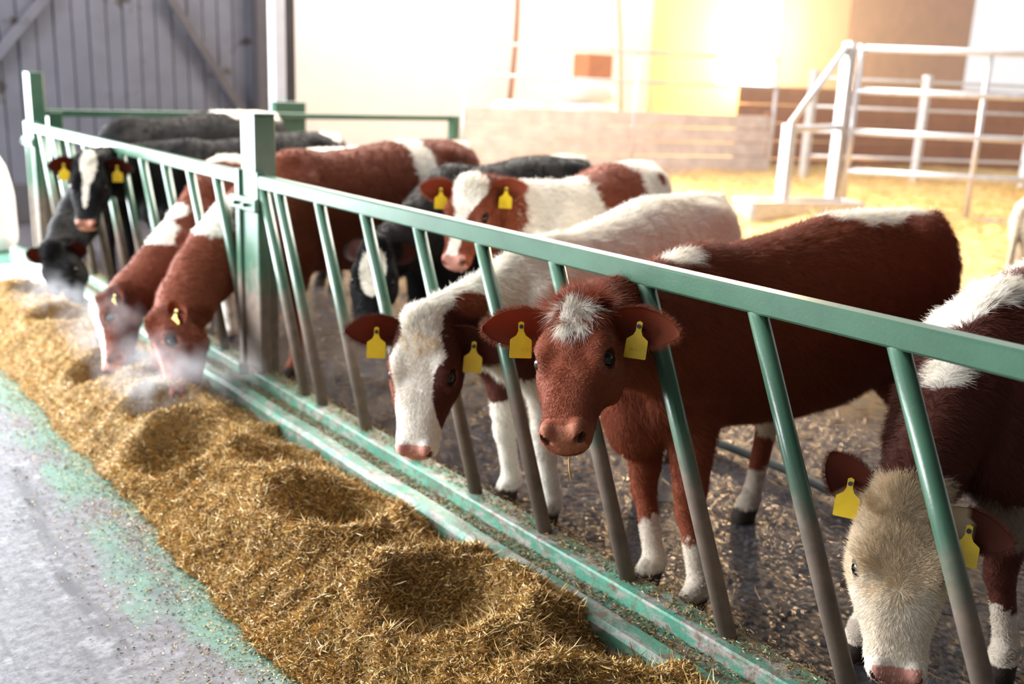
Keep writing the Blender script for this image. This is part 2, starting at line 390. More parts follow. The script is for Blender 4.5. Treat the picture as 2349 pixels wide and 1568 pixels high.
# ------------------------------------------------------------------ straw bed
R = np.random.RandomState(11)
def bedz(x, y):
    f = np.clip((x + .25 * y - 6.3) / 1.5, 0, 1); f = f * f * (3 - 2 * f)
    return f * .5 + .035 * np.sin(2.3 * x + 1.1 * y) * f + .02 * np.sin(6.1 * x - 4.3 * y) * f - .02 * (1 - f)
X, Y = np.meshgrid(np.linspace(3.4, 26, 110), np.linspace(-2, 14.3, 80), indexing='ij')
mb = MB(); mb.grid(np.stack([X, Y, bedz(X, Y)], -1)); bed = mb.obj('straw_bed', M['bedding'], None, True); tag(bed, 'golden straw bedding heaped in the rear of the barn', 'straw', None, 'stuff')
n = 60000; x = R.uniform(4.4, 15, n); y = R.uniform(1.5, 12, n); d = R.normal(size=(n, 3)) * (1, 1, .35); d /= np.linalg.norm(d, axis=1, keepdims=True)
cols = lin(218, 184, 120) * R.uniform(.55, 1.25, (n, 1)) * R.uniform(.92, 1.08, (n, 3))
strands('straw_blades', np.stack([x, y, bedz(x, y) + R.uniform(0, .03, n)], 1), d, R.uniform(.06, .2, n), R.uniform(.004, .007, n), np.clip(cols, 0, 1), M['straw'], bed)

# ------------------------------------------------------------------ galvanised gate and its frame
GA, GB, GC = near((10.02, 9.02)), near((11.33, 9.07)), near((12.57, 7.54))
for g_ in (GA, GB, GC): g_[2] = 0
def zat(u, v, P):                       # height on the upright line through P seen at row v
    Q = P + np.array([1.0, -.7, 0]); return at_wall(u, v, P, Q)[2]
ga_top, gb_top = zat(1800, 285, GA), zat(1955, 98, GB)
t = thing('gate_frame', 'galvanised tube frame with sloping brace beside the gate', 'gate frame', (GA[0], GA[1], .4))
q = MB(); q.box((GA[0], GA[1], (ga_top + .3) / 2), (.055, .055, (ga_top - .3) / 2)); q.obj('post', M['galv'], t)
q = MB(); q.box((GB[0], GB[1], (gb_top + .3) / 2), (.055, .055, (gb_top - .3) / 2)); q.obj('post', M['galv'], t)
q = MB(); q.tube([(GA[0], GA[1], ga_top), (GB[0], GB[1], gb_top)], .035, 10); q.obj('brace', M['galv'], t, True)
q = MB(); q.tube([(GA[0], GA[1], ga_top - .05), (GB[0], GB[1], ga_top - .02)], .035, 10); q.obj('rail', M['galv'], t, True)
gd = GC - GB; gd /= np.linalg.norm(gd[:2]); gd[2] = 0; GD = GB + gd * 3.3
t = thing('galvanised_gate', 'large galvanised tube gate with five horizontal rails', 'gate', (GC[0], GC[1], .4))
G0 = GB + gd * .12
zs_ = [at_wall(1955, v, GB, GC)[2] for v in (110, 207, 302, 392, 487)]
for i, z in enumerate(zs_):
    q = MB(); q.tube([(G0[0], G0[1], z), (GD[0], GD[1], z)], (.036 if i < 4 else .028), 10); q.obj('rail', M['galv'], t, True)
q = MB(); q.tube([(G0[0], G0[1], zs_[-1] - .02), (G0[0], G0[1], zs_[0] + .04)], .036, 10); q.obj('upright', M['galv'], t, True)
for s_ in (np.linalg.norm((GC - GB)[:2]), 2.6):
    c = GB + gd * s_; q = MB(); q.tube([(c[0], c[1], .42), (c[0], c[1], zs_[0])], .03, 10); q.obj('upright', M['galv'], t, True)
# low hurdle farther back
t = thing('metal_hurdle', 'thin rusty metal hurdle standing behind the large gate', 'hurdle', (12, 8.6, .5))
h0, h1 = np.array([10.3, 8.9, 0]), np.array([14.6, 6.1, 0])
for z in (.85, 1.2, 1.55, 1.95):
    q = MB(); q.tube([h0 + (0, 0, z), h1 + (0, 0, z)], .022, 8); q.obj('rail', M['galv'], t, True)
for f_ in (0, .33, .66, 1):
    c = h0 + (h1 - h0) * f_; q = MB(); q.box((c[0], c[1], 1.25), (.05, .05, .80)); q.obj('post', M['galv'], t)
# dark boards low wall behind the gate
t = thing('plank_wall', 'dark brown plank wall behind the metal gate', 'plank wall', (14, 9.6, .4), kind='structure')
p0, p1 = np.array([11.0, 10.8, 0]), np.array([24.0, 7.4, 0]); e2 = (p1 - p0) / np.linalg.norm(p1 - p0); n2 = np.array([e2[1], -e2[0], 0]); Lp = np.linalg.norm(p1 - p0)
ztp = at_wall(2100, 212, p0, p1)[2]
for i in range(5):
    z0 = .35 + (ztp - .35) * i / 5; z1 = .35 + (ztp - .35) * (i + 1) / 5; c = (p0 + p1) / 2
    q = MB(); q.box((c[0], c[1], (z0 + z1) / 2), (Lp / 2, .025 + .006 * (i % 2), (z1 - z0) / 2 - .006), e2, n2, (0, 0, 1)); q.obj('plank', M['brown_wall'], t)
# trough
tc = (near((9.5, 9.3)) + near((10.9, 8.75))) / 2; td = near((10.9, 8.75)) - near((9.5, 9.3)); td[2] = 0; tl = np.linalg.norm(td); td /= tl; tn = np.array([td[1], -td[0], 0])
t = thing('water_trough', 'low pale metal water trough at the foot of the gate frame', 'trough', (tc[0], tc[1], .3))
cc = np.array([tc[0], tc[1], 0]) + tn * .18
for sgn in (-1, 1):
    q = MB(); c = cc + tn * .2 * sgn; q.box((c[0], c[1], .50), (tl * .6, .02, .16), td, tn, (0, 0, 1)); q.obj('side_wall', M['galv'], t)
    q = MB(); c = cc + td * tl * .6 * sgn; q.box((c[0], c[1], .50), (.02, .2, .16), td, tn, (0, 0, 1)); q.obj('end_wall', M['galv'], t)
q = MB(); q.box((cc[0], cc[1], .37), (tl * .6, .2, .02), td, tn, (0, 0, 1)); q.obj('bottom', M['galv'], t)

# ------------------------------------------------------------------ clutter behind the partition, pipes
def pipe(name, u0, v0, u1, v1, label, r=.05):
    a, b = at_y(u0, v0, YF - .3), at_y(u1, v1, YF - .3); q = MB(); pts = [a + (b - a) * s + np.array([.05 * math.sin(3 * s), 0, 0]) for s in np.linspace(0, 1, 8)]
    q.tube(pts, r, 10); o = q.obj(name, M['tan'], None, True); tag(o, label, 'pipe', 'pipes on the limewashed wall')
pipe('wall_pipe', 1190, -60, 1166, 250, 'tan pipe on the limewashed wall, thicker of the two')
pipe('wall_pipe', 1416, -60, 1424, 260, 'thin tan pipe on the limewashed wall near the carton', .03)
pc = at_y(1360, 155, 12.8)
q = MB(); q.box(pc, (.28, .2, .22), bev=.02); t = q.obj('cardboard_carton', M['carton']); tag(t, 'brown cardboard carton standing on white sacks', 'carton')
def sack(c, sx, sy, sz, label):
    U, V = np.meshgrid(np.linspace(0, math.pi, 14), np.linspace(0, 2 * math.pi, 20), indexing='ij'); e = .55
    f = lambda t_: np.sign(t_) * np.abs(t_) ** e
    p = np.stack([sx * f(np.sin(U)) * f(np.cos(V)), sy * f(np.sin(U)) * f(np.sin(V)), sz * f(np.cos(U))], -1)
    p *= 1 + .04 * np.sin(5 * p[..., :1] / sx + 3 * p[..., 2:] / sz); p += np.array(c)
    mb = MB(); mb.grid(p); o = mb.obj('feed_sack', M['white_plastic'], None, True); tag(o, label, 'sack', 'white sacks behind the partition')
zc = pc[2] - .22
sack((pc[0] - .1, 12.8, zc - .17), .5, .3, .17, 'white sack lying under the brown carton')
sack((pc[0] - .1, 12.8, zc - .51), .55, .34, .17, 'white sack second from the top of the carton stack')
sack((pc[0] - .1, 12.8, max(.2, zc - .85)), .58, .36, .17, 'white sack third from the top of the carton stack')
sp_ = at_y(1260, 205, 12.8); sack((sp_[0] - .65, 12.8, zc - .55), .42, .3, .2, 'plump white sack left of the carton stack')
sack((sp_[0] - .65, 12.8, zc - .95), .45, .32, .2, 'lower white sack left of the carton stack')

# far left: white sack and pale pallet beside the corner post
a = at_y(-2, 560, 10.2); t = thing('bulk_sack', 'tall white sack tied at the neck beside the corner post', 'sack', (a[0] - .05, 10.2, 0))
U = np.linspace(0, 1, 16); prof = np.interp(U, [0, .06, .5, .72, .86, .93, 1], [.19, .215, .20, .165, .09, .05, .085])
zz = np.interp(U, [0, 1], [.02, 1.06]); V = np.linspace(0, 2 * math.pi, 25)
p = np.stack([prof[:, None] * np.cos(V) * (1 + .05 * np.sin(4 * V + 6 * U[:, None])), prof[:, None] * np.sin(V), np.repeat(zz[:, None], 25, 1)], -1) + np.array([a[0] - .05, 10.2, 0])
mb = MB(); mb.grid(p); mb.obj('bag', M['white_plastic'], t, True)
q = MB(); q.tube([(a[0] - .05 + .058 * math.cos(s), 10.2 + .058 * math.sin(s), 0.985) for s in np.linspace(0, 6.28, 16)], .01, 6); q.obj('tie', M['tan'], t)
b0 = at_z(35, 640, .1); t = thing('wooden_pallet', 'pale wooden pallet lying on the alley floor by the far post', 'pallet', (b0[0], b0[1], 0))
for i in range(5):
    q = MB(); q.box((b0[0] - .25 + .13 * i - .1, b0[1], .13), (.05, .4, .012)); q.obj('slat', M['white_plastic'], t)
for i in range(3):
    q = MB(); q.box((b0[0] - .1, b0[1] - .34 + .34 * i, .06), (.33, .045, .058)); q.obj('bearer', M['white_plastic'], t)
# hose on the pen floor
q = MB(); ha, hb = at_z(1690, 1032, .03), at_z(1960, 1150, .03)
q.tube([ha + (hb - ha) * s + np.array([.02 * math.sin(4 * s), 0, 0]) for s in np.linspace(-.3, 1.5, 14)], .022, 10); o = q.obj('floor_hose', M['pipe'], None, True); tag(o, 'dark green hose lying across the wet pen floor', 'hose')

# ------------------------------------------------------------------ feed
PITS = [(-.55, 3.06, .20, .13), (-.56, 2.28, .20, .10), (-.76, 4.04, .18, .11), (-.30, 1.85, .17, .07), (-.50, 3.62, .15, .06), (-.64, 4.5, .17, .12), (-.66, 5.3, .18, .13), (-.56, 6.45, .20, .13), (-.62, 1.5, .2, .08), (-.25, 4.0, .14, .07), (-.32, 2.75, .14, .04), (-.5, 7.4, .2, .1), (-.55, .9, .2, .1)]
def feedz(x, y):
    p = np.stack([x, y, 0 * x], -1).reshape(-1, 3); sh = x.shape
    edge = -1.03 + (.035 * noise3(p * (0, 1, 0), 3.0, 2) + .02 * noise3(p * (0, 1, 0), 14, 3)).reshape(sh)
    s = np.clip((x - edge) / .42, 0, 1); h = .175 * np.sin(s * math.pi / 2) ** 1.15
    h = h - .045 * np.clip((x + .55) / .4, 0, 1) + (.022 * noise3(p, 7, 4) + .012 * noise3(p, 20, 6)).reshape(sh) * np.clip(s * 3, 0, 1)
    h = h - .085 * np.clip((x + .55) / .3, 0, 1) * np.clip((y - 2.3) / .8, 0, 1)
    h = h * np.clip((8.3 - y) / .5, 0, 1) ** .5
    for (a, b, r, d) in PITS:
        q = ((x - a) ** 2 + ((y - b) * .9) ** 2) / r ** 2
        h = h - 1.15 * d * np.exp(-q ** 1.8) + .42 * d * np.exp(-((np.sqrt(q) - 1.25) / .28) ** 2)
    h = h + (.009 * noise3(p, 55, 8) + .005 * noise3(p, 140, 9)).reshape(sh) * np.clip(s * 4, 0, 1)
    return np.where(s > 0, np.maximum(h, .004), -.03)
X, Y = np.meshgrid(np.linspace(-1.12, -.20, 110), np.concatenate([np.linspace(-.5, 1.0, 60), np.linspace(1.01, 5, 420), np.linspace(5.02, 8.3, 150)]), indexing='ij')
mb = MB(); mb.grid(np.stack([X, Y, feedz(X, Y)], -1)); feed = mb.obj('feed_heap', M['feed'], None, True); tag(feed, 'long heap of chopped golden brown silage along the kerb', 'feed', None, 'stuff')
def feed_cols(n, R):
    pal = np.array([lin(202, 160, 92), lin(168, 128, 70), lin(226, 192, 128), lin(122, 86, 46), lin(172, 146, 76), lin(244, 224, 178)])
    i = R.choice(6, n, p=[.3, .24, .16, .14, .1, .06]); return np.clip(pal[i] * np.array([.96, 1.02, 1.1]) * R.uniform(.75, 1.2, (n, 1)), 0, 1)
n = 330000; R = np.random.RandomState(21)
y = np.where(R.rand(n) < .72, R.uniform(1.0, 4.2, n), R.uniform(4.2, 8.25, n)); x = R.uniform(-1.08, -.21, n); z = feedz(x, y)
ok = z > 0; x, y, z = x[ok], y[ok], z[ok]; n = len(x)
d = R.normal(size=(n, 3)) * (1, 1, .55) + (0, 0, .12); d /= np.linalg.norm(d, axis=1, keepdims=True)
lng = R.rand(n) < .05
strands('chopped_stems', np.stack([x, y, z + R.uniform(-.004, .006, n)], 1), d, np.where(lng, R.uniform(.035, .08, n), R.uniform(.009, .028, n)), np.where(lng, .0030, R.uniform(.002, .0052, n)), feed_cols(n, R), M['feedbits'], feed)
# crumbs on alley, kerb and pen floor
n = 15000; y = R.uniform(.8, 7, n); x = -1.02 - np.abs(R.normal(0, .16, n)) * R.uniform(.2, 1.6, n)
d = R.normal(size=(n, 3)) * (1, 1, .15); d /= np.linalg.norm(d, axis=1, keepdims=True)
o = strands('feed_crumbs', np.stack([x, y, np.full(n, .003)], 1), d, R.uniform(.004, .014, n), R.uniform(.002, .004, n), feed_cols(n, R) * .8, M['feedbits']); tag(o, 'scattered brown feed crumbs on the alley floor', 'crumbs', None, 'stuff')
n = 26000; y = R.uniform(.3, 9, n); k = R.rand(n); x = np.where(k < .45, R.uniform(-.132, -.066, n), np.where(k < .8, R.uniform(-.03, .045, n), R.uniform(.055, .16, n)))
z = np.where(x < -.062, .103, np.where(x < .052, .160, .103)); d = R.normal(size=(n, 3)) * (1, 1, .2); d /= np.linalg.norm(d, axis=1, keepdims=True)
o = strands('kerb_litter', np.stack([x, y, z + R.uniform(0, .004, n)], 1), d, R.uniform(.006, .022, n), R.uniform(.002, .004, n), feed_cols(n, R) * .55, M['feedbits']); tag(o, 'chopped feed litter lying along the kerb and base rail', 'litter', None, 'stuff')
n = 3200; x = R.uniform(.15, 3.0, n); y = R.uniform(.6, 8, n); d = R.normal(size=(n, 3)) * (1, 1, .08); d /= np.linalg.norm(d, axis=1, keepdims=True)
o = strands('floor_straw', np.stack([x, y, np.full(n, .006)], 1), d, R.uniform(.03, .12, n), R.uniform(.003, .006, n), lin(150, 116, 76) * R.uniform(.4, 1.1, (n, 1)) * np.ones(3), M['straw']); tag(o, 'loose straw trodden into the wet pen floor', 'straw', None, 'stuff')
# ------------------------------------------------------------------ calves: one continuous skin each, grown from a blended distance field
def U_(v): v = np.array(v, float); return v / np.linalg.norm(v)
class Field:
    def __init__(s, xs, ys, zs):
        s.ax = (xs, ys, zs); s.D = np.full((len(xs), len(ys), len(zs)), .5, np.float32)
    def block(s, lo, hi):
        sl = []
        for a, l, h in zip(s.ax, lo, hi):
            i0 = max(0, np.searchsorted(a, l) - 1); i1 = min(len(a), np.searchsorted(a, h) + 1); sl.append(slice(i0, max(i1, i0 + 1)))
        P = np.meshgrid(*[a[q] for a, q in zip(s.ax, sl)], indexing='ij'); return tuple(sl), np.stack(P, -1).astype(np.float32)
    def join(s, sl, d, k):
        a = s.D[sl]; h = np.clip(.5 + .5 * (a - d) / k, 0, 1); s.D[sl] = a + (d - a) * h - k * h * (1 - h)
    def cut(s, sl, d, k):
        a = s.D[sl]; h = np.clip(.5 - .5 * (a + d) / k, 0, 1); s.D[sl] = a + (-d - a) * h + k * h * (1 - h)
    def cone(s, a, b, wa, ha, wb, hb, side, k=.03):
        a, b = np.array(a, float), np.array(b, float); r = max(wa, ha, wb, hb) + k + .02
        sl, P = s.block(np.minimum(a, b) - r, np.maximum(a, b) + r); d = b - a
        t = np.clip(((P - a) @ d) / (d @ d), 0, 1); q = P - (a + t[..., None] * d); w_ = wa + (wb - wa) * t; h_ = ha + (hb - ha) * t
        e = U_(side); qs = q @ e; qr2 = np.maximum((q * q).sum(-1) - qs * qs, 0)
        s.join(sl, (np.sqrt((qs / w_) ** 2 + qr2 / h_ ** 2) - 1) * np.minimum(w_, h_), k)
    def ball(s, c, F, rad, k=.03, cut=False):
        c = np.array(c, float); rad = np.array(rad, float); r = rad.max() + k + .02; sl, P = s.block(c - r, c + r)
        q = (P - c) @ np.array(F, float).T / rad; d = (np.sqrt((q * q).sum(-1)) - 1) * rad.min()
        (s.cut if cut else s.join)(sl, d, k)
    def mesh(s):
        D = s.D; sg = D < 0; xs, ys, zs = s.ax
        c8 = [(i, j, k) for i in (0, 1) for j in (0, 1) for k in (0, 1)]
        n = tuple(q - 1 for q in D.shape); cnt = np.zeros(n, np.int8)
        for i, j, k in c8: cnt += sg[i:n[0] + i, j:n[1] + j, k:n[2] + k]
        act = (cnt > 0) & (cnt < 8); I = np.argwhere(act); idx = np.full(n, -1, np.int32); idx[act] = np.arange(len(I))
        V8 = {c: D[I[:, 0] + c[0], I[:, 1] + c[1], I[:, 2] + c[2]] for c in c8}
        acc = np.zeros((len(I), 3)); num = np.zeros(len(I))
        for c in c8:
            for ax in range(3):
                if c[ax]: continue
                e = list(c); e[ax] = 1; a, b = V8[c], V8[tuple(e)]; m = (a < 0) != (b < 0)
                t = a[m] / (a[m] - b[m]); p = np.tile(np.array(c, float), (m.sum(), 1)); p[:, ax] = t; acc[m] += p; num[m] += 1
        fr = acc / num[:, None]; v = np.empty_like(fr)
        for ax, A in enumerate(s.ax): v[:, ax] = A[I[:, ax]] + fr[:, ax] * (A[I[:, ax] + 1] - A[I[:, ax]])
        F = []
        for ax in range(3):
            b, c = (ax + 1) % 3, (ax + 2) % 3
            s0 = [slice(None)] * 3; s1 = [slice(None)] * 3; s0[ax] = slice(0, -1); s1[ax] = slice(1, None)
            A, B = sg[tuple(s0)], sg[tuple(s1)]; E = np.argwhere(A != B); E = E[(E[:, b] > 0) & (E[:, c] > 0) & (E[:, b] < n[b]) & (E[:, c] < n[c])]
            inside = A[tuple(E.T)]
            def cell(db, dc):
                q = E.copy(); q[:, b] -= db; q[:, c] -= dc; return idx[tuple(q.T)]
            Q = np.stack([cell(1, 1), cell(0, 1), cell(0, 0), cell(1, 0)], 1); Q[~inside] = Q[~inside][:, ::-1]; F.append(Q)
        F = np.concatenate(F); return v, F[(F >= 0).all(1)]

HS = np.array([-.03, .0, .04, .09, .15, .20, .26, .32, .37, .41, .44, .46, .472])
HWD = np.array([.03, .074, .090, .100, .106, .106, .095, .079, .073, .075, .071, .055, .015])
HDP = np.array([.05, .13, .165, .195, .215, .205, .175, .145, .128, .118, .105, .080, .02])
HF = np.array([-.06, -.012, .004, .010, .008, .002, -.002, -.003, -.002, .001, -.006, -.02, -.05])

def head_frame(poll, nose, turn, L=.46, near_side=True):
    """poll: world point; nose: pixel of the nose tip; turn: degrees the face is swung to the viewer's left"""
    r = U_(ray(*nose)); w_ = poll - CAM; b = w_ @ r; disc = b * b - (w_ @ w_ - L * L)
    t = b - math.sqrt(max(disc, 0)) if near_side else b + math.sqrt(max(disc, 0))
    N = CAM + r * t; e1 = U_(N - poll); e2 = U_(CAM - (poll + N) / 2); e2 = U_(e2 - e1 * (e2 @ e1)); e3 = np.cross(e2, e1)          # e3: towards the viewer's right
    a = math.radians(turn); e2 = e2 * math.cos(a) - e3 * math.sin(a)
    e3 = np.cross(e2, e1); return e1, e2, e3
WHITE, CREAM, BLACK = lin(242, 235, 223), lin(228, 208, 178), lin(13, 11, 12)
BROWN, DKBROWN, PINK, EYE = lin(138, 71, 46), lin(92, 48, 38), lin(206, 146, 132), lin(14, 10, 10)
CALVES = []; DEBUG = False; ALLBARS = [4.616 - .4225 * k for k in range(13)] + [5.04, 5.40, 5.80, 6.21, 6.63, 7.05, 7.47, 7.89, 8.31, 8.73, 9.14]
fur_m = NT('coat_hair', .55, spec=.15); fur_m.color(fur_m.attr('coat')); fur_m = fur_m.m
def m_skin():
    m = NT('coat_skin', .75, spec=.2); n = m.noise(45, 5)
    m.color(m.mix(.55, m.attr('coat'), m.mix(1.0, m.attr('coat'), m.ramp(n, [(.3, (.62, .62, .62)), (.7, (1, 1, 1))]), 'MULTIPLY'))); m.bump(m.noise(130, 4), .5, .004); return m.m
M['skin'] = m_skin()
def m_ear():
    m = NT('ear_skin', .75, spec=.2); c = m.attr('coat'); m.color(c); m.bump(m.noise(150, 4), .5, .003)
    tr = m.n('ShaderNodeBsdfTranslucent'); mx = m.n('ShaderNodeMixShader'); mx.inputs[0].default_value = .28
    m.l(m.mix(.35, c, lin(200, 110, 66)), tr.inputs[0]); o = m.t.nodes['Material Output']; m.l(m.b.outputs[0], mx.inputs[1]); m.l(tr.outputs[0], mx.inputs[2]); m.l(mx.outputs[0], o.inputs[0]); return m.m
M['ear'] = m_ear()
em = NT('eye_gloss', .12, spec=.4); em.color(tuple(EYE)); M['eye'] = em.m

def calf(label, W, Rm, poll, nose, turn, base=BROWN, spots=(), feet=None, hair=30000, hlen=.022, hwid=.0011, fine=.012, coarse=.022, head_L=.46, ear_l=None, ear_r=None, belly=.45,
         sock=None, neck_sag=.04, tags=(True, True), forelock=None, muzzle=None, group='calves at the feed fence', girth=1.0, near_side=True, neck_w=1.0, tail=True, brisket=0, eyes=True, earlen=.19, neck_shift=(0, 0, 0), hwide=1.0, hface=1.0):
    W, Rm, poll = np.array(W, float), np.array(Rm, float), np.array(poll, float)
    hd = (W - Rm) * (1, 1, 0); Lb = np.linalg.norm(hd); hd /= Lb; sd = np.cross((0, 0, 1.0), hd); up = np.array([0, 0, 1.0])
    H_ = W[2]; k_ = H_ / 1.15 * girth
    e1, e2, e3 = head_frame(poll, nose, turn, head_L, near_side); hs = head_L / .46
    root = thing('calf', label, 'calf', (*((W + Rm) / 2)[:2], 0), group); O = WORLD[root.name]
    def bp(a, s_, z): return np.array([*(W - hd * a * Lb)[:2], 0]) + sd * s_ + up * z      # a: 0 withers .. 1 rump, s: metres to the left, z metres
    # grid, fine round the head
    hc = poll + e1 * .22 * hs - e2 * .08 * hs; ext = np.abs(e1) * .27 * hs + np.abs(e2) * .16 * hs + np.abs(e3) * .14 * hs + .02
    corners = np.array([bp(a, s_, 0)[:2] for a in (-.35, 1.2) for s_ in (-.36, .36)]); lo = np.array([*corners.min(0), -.02]); hi = np.array([*corners.max(0), max(W[2], Rm[2]) + .12])
    lo = np.minimum(lo, hc - ext - .03); hi = np.maximum(hi, hc + ext + .03); lo[2] = max(lo[2], -.03)
    ax = []
    for i in range(3):
        a = np.concatenate([np.arange(lo[i], hc[i] - ext[i], coarse), np.arange(hc[i] - ext[i], hc[i] + ext[i], fine), np.arange(hc[i] + ext[i], hi[i] + coarse, coarse)]); ax.append(a.astype(np.float32))
    F = Field(*ax)
    # torso loft
    A_ = np.array([-.22, -.17, -.10, 0, .15, .35, .55, .75, .90, 1.0, 1.06]); tw = np.array([.03, .09, .150, .185, .215, .250, .262, .245, .215, .15, .04]) * k_
    zt = np.array([.74, .86, .955, .995, .985, .985, 1.0, 1.0, 1.0, .975, .88]); zb = np.array([.62, .54, .47, .445, belly, belly - .02, belly - .01, .50, .57, .64, .74])
    lo_ = np.minimum(bp(-.25, .36, 0), bp(1.1, -.36, 0)); lo2 = np.minimum(bp(-.25, -.36, 0), bp(1.1, .36, 0)); hi_ = np.maximum(bp(-.25, .36, 1.6), bp(1.1, -.36, 1.6)); hi2 = np.maximum(bp(-.25, -.36, 1.6), bp(1.1, .36, 1.6))
    sl, P = F.block(np.minimum(lo_, lo2), np.maximum(hi_, hi2)); q = P - W * (1, 1, 0); a = -(q @ hd) / Lb; sdv = q @ sd
    topz = (W[2] + (Rm[2] - W[2]) * np.clip(a / .55, 0, 1)); tt = np.interp(a, A_, zt) * topz; bb = np.interp(a, A_, zb) * H_; ww = np.interp(a, A_, tw)
    c = (tt + bb) / 2; hh = np.maximum((tt - bb) / 2, .03); zz = (P[..., 2] - c) / hh; ww = np.maximum(ww * (1 - .22 * np.clip(zz, 0, 1) ** 2 - .08 * np.clip(-zz, 0, 1)), .02)
    rr_ = (np.abs(sdv / ww) ** 2.25 + np.abs(zz) ** 2.25) ** (1 / 2.25); d = (rr_ - 1) * np.minimum(ww, hh); d = np.maximum(d, (np.maximum(-.22 - a, a - 1.06)) * Lb); F.join(sl, d, .02)
    Z = H_
    for s_ in (-1, 1):
        F.cone(bp(.80, .13 * k_ * s_, .93 * Rm[2]), bp(.92, .10 * k_ * s_, .90 * Rm[2]), .05, .05, .05, .05, sd, .06)
        F.cone(bp(-.02, .125 * k_ * s_, .78 * Z), bp(-.10, .13 * k_ * s_, .60 * Z), .075 * k_, .15 * k_, .07 * k_, .11 * k_, sd, .05)
    ft = feet or [bp(-.04, .13, 0), bp(-.07, -.13, 0), bp(.92, .14, 0), bp(.97, -.14, 0)]
    for i, f in enumerate(ft):
        f = np.array([f[0], f[1], 0.0]); s_ = 1 if i % 2 == 0 else -1
        if i < 2:
            el = bp(-.04, .13 * k_ * s_, .56 * Z); kn = (f + bp(-.05, .12 * k_ * s_, 0)) / 2 * (1, 1, 0) + hd * .015 + up * .31 * Z; fe = f + up * .085
            F.cone(el, kn + up * .05, .085 * k_, .110 * k_, .055, .060, sd, .05); F.cone(kn + up * .03, kn - up * .05, .050, .055, .043, .046, sd, .02); F.cone(kn - up * .03, fe, .038, .042, .036, .038, sd, .02)
        else:
            hip = bp(.84, .115 * k_ * s_, .80 * Rm[2]); st = bp(.80, .14 * k_ * s_, .54 * Z); hk = f * (1, 1, 0) - hd * .055 + up * .36 * Z; fe = f + up * .085
            F.cone(hip, st, .085 * k_, .16 * k_, .085 * k_, .115 * k_, sd, .05); F.cone(st, hk, .07, .085, .036, .050, sd, .05); F.cone(hk + up * .015, fe, .039, .048, .035, .038, sd, .02)
        F.cone(fe, f + hd * .02 + up * .05, .042, .045, .044, .050, sd, .015); F.cone(f + hd * .02 + up * .05, f + hd * .035 + up * .018, .044, .046, .050, .056, sd, .008)
    # neck
    n0 = bp(.04, 0, .80 * Z); n1 = poll - e2 * .09 * hs + e1 * .035 * hs; nm = (n0 + n1) / 2 + hd * .03 - up * neck_sag + np.array(neck_shift)
    if DEBUG:
        for t in np.linspace(0, 1, 200):
            p = n0 * (1 - t) ** 2 + nm * 2 * t * (1 - t) + n1 * t * t
            if p[0] < 0: print('CROSS', label[:30], p.round(2), 'bars', sorted([round(b - p[1] - BAR_DY * (ZT - p[2]) / .99, 2) for b in ALLBARS], key=abs)[:2]); break
    m_ = 7; last = None
    for i in range(m_):
        t = i / (m_ - 1); p = n0 * (1 - t) ** 2 + nm * 2 * t * (1 - t) + n1 * t * t; w_ = (.135 * (1 - t) + .070 * t) * k_ * neck_w; h_ = (.245 * (1 - t) ** 1.3 + .118 * (1 - (1 - t) ** 1.3)) * k_ * neck_w
        s_ = U_(sd * (1 - t) + U_(e3 - U_(n1 - n0) * (e3 @ U_(n1 - n0))) * t * (1 if sd @ e3 > 0 else -1))
        if last is not None: F.cone(last[0], p, last[1], last[2], w_, h_, s_, .04)
        last = (p, w_, h_)
    if brisket: F.ball(bp(-.14, 0, .52 * Z), np.eye(3), (.11, .11, .15), .06)
    if tail:
        tp = [bp(1.0, 0, .97 * Rm[2]), bp(1.07, 0, .88 * Rm[2]), bp(1.085, 0, .62 * Rm[2]), bp(1.075, 0, .36 * Rm[2])]
        for i, r_ in enumerate((.032, .026, .022)): F.cone(tp[i], tp[i + 1], r_, r_, r_ - .004 if i < 2 else .034, r_ - .004 if i < 2 else .034, sd, .02)
    # head loft
    r = .36 * hs; sl, P = F.block(hc - r, hc + r); q = P - poll; s = (q @ e1) / hs; n_ = (q @ e2) / hs; x = (q @ e3) / hs
    wd = np.interp(s, HS, HWD) * np.interp(s, [.2, .4], [hwide, 1]); dp = np.interp(s, HS, HDP); fo = np.interp(s, HS, HF); cn = fo - dp / 2; nn = (n_ - cn) / (dp / 2)
    wv = wd * (1 - .26 * np.clip(-nn, 0, 1)); ex_ = np.interp(s, [0, .15, .3, .46], [2.4, 2.7, 2.5, 2.3])
    d = ((np.abs(x / np.maximum(wv, .004)) ** ex_ + np.abs(nn) ** ex_) ** (1 / ex_) - 1) * np.minimum(wd, dp / 2) * hs; d = np.maximum(d, np.maximum(-.03 - s, s - .472) * hs); F.join(sl, d, .012)
    def hp(s_, x_, n__): return poll + (e1 * s_ + e3 * x_ + e2 * n__) * hs
    HFm = np.array([e1, e3, e2])
    F.ball(hp(.0, 0, -.03), HFm, np.array((.045, .06, .04)) * hs, .03 * hs)
    for s_ in (-1, 1):
        F.ball(hp(.160, .078 * s_, -.022), HFm, np.array((.052, .032, .030)) * hs, .025 * hs)        # brow
        F.ball(hp(.255, .066 * s_, -.075), HFm, np.array((.065, .024, .03)) * hs, .02 * hs)          # cheek bone
        F.ball(hp(.175, .080 * s_, -.125), HFm, np.array((.090, .036, .085)) * hs, .03 * hs)           # jowl
        F.ball(hp(.192, .108 * s_, -.032), HFm, np.array((.027, .023, .020)) * hs, .008 * hs, True)   # socket
        F.ball(hp(.433, .041 * s_, -.022), HFm, np.array((.030, .024, .030)) * hs, .015 * hs)         # nostril wing
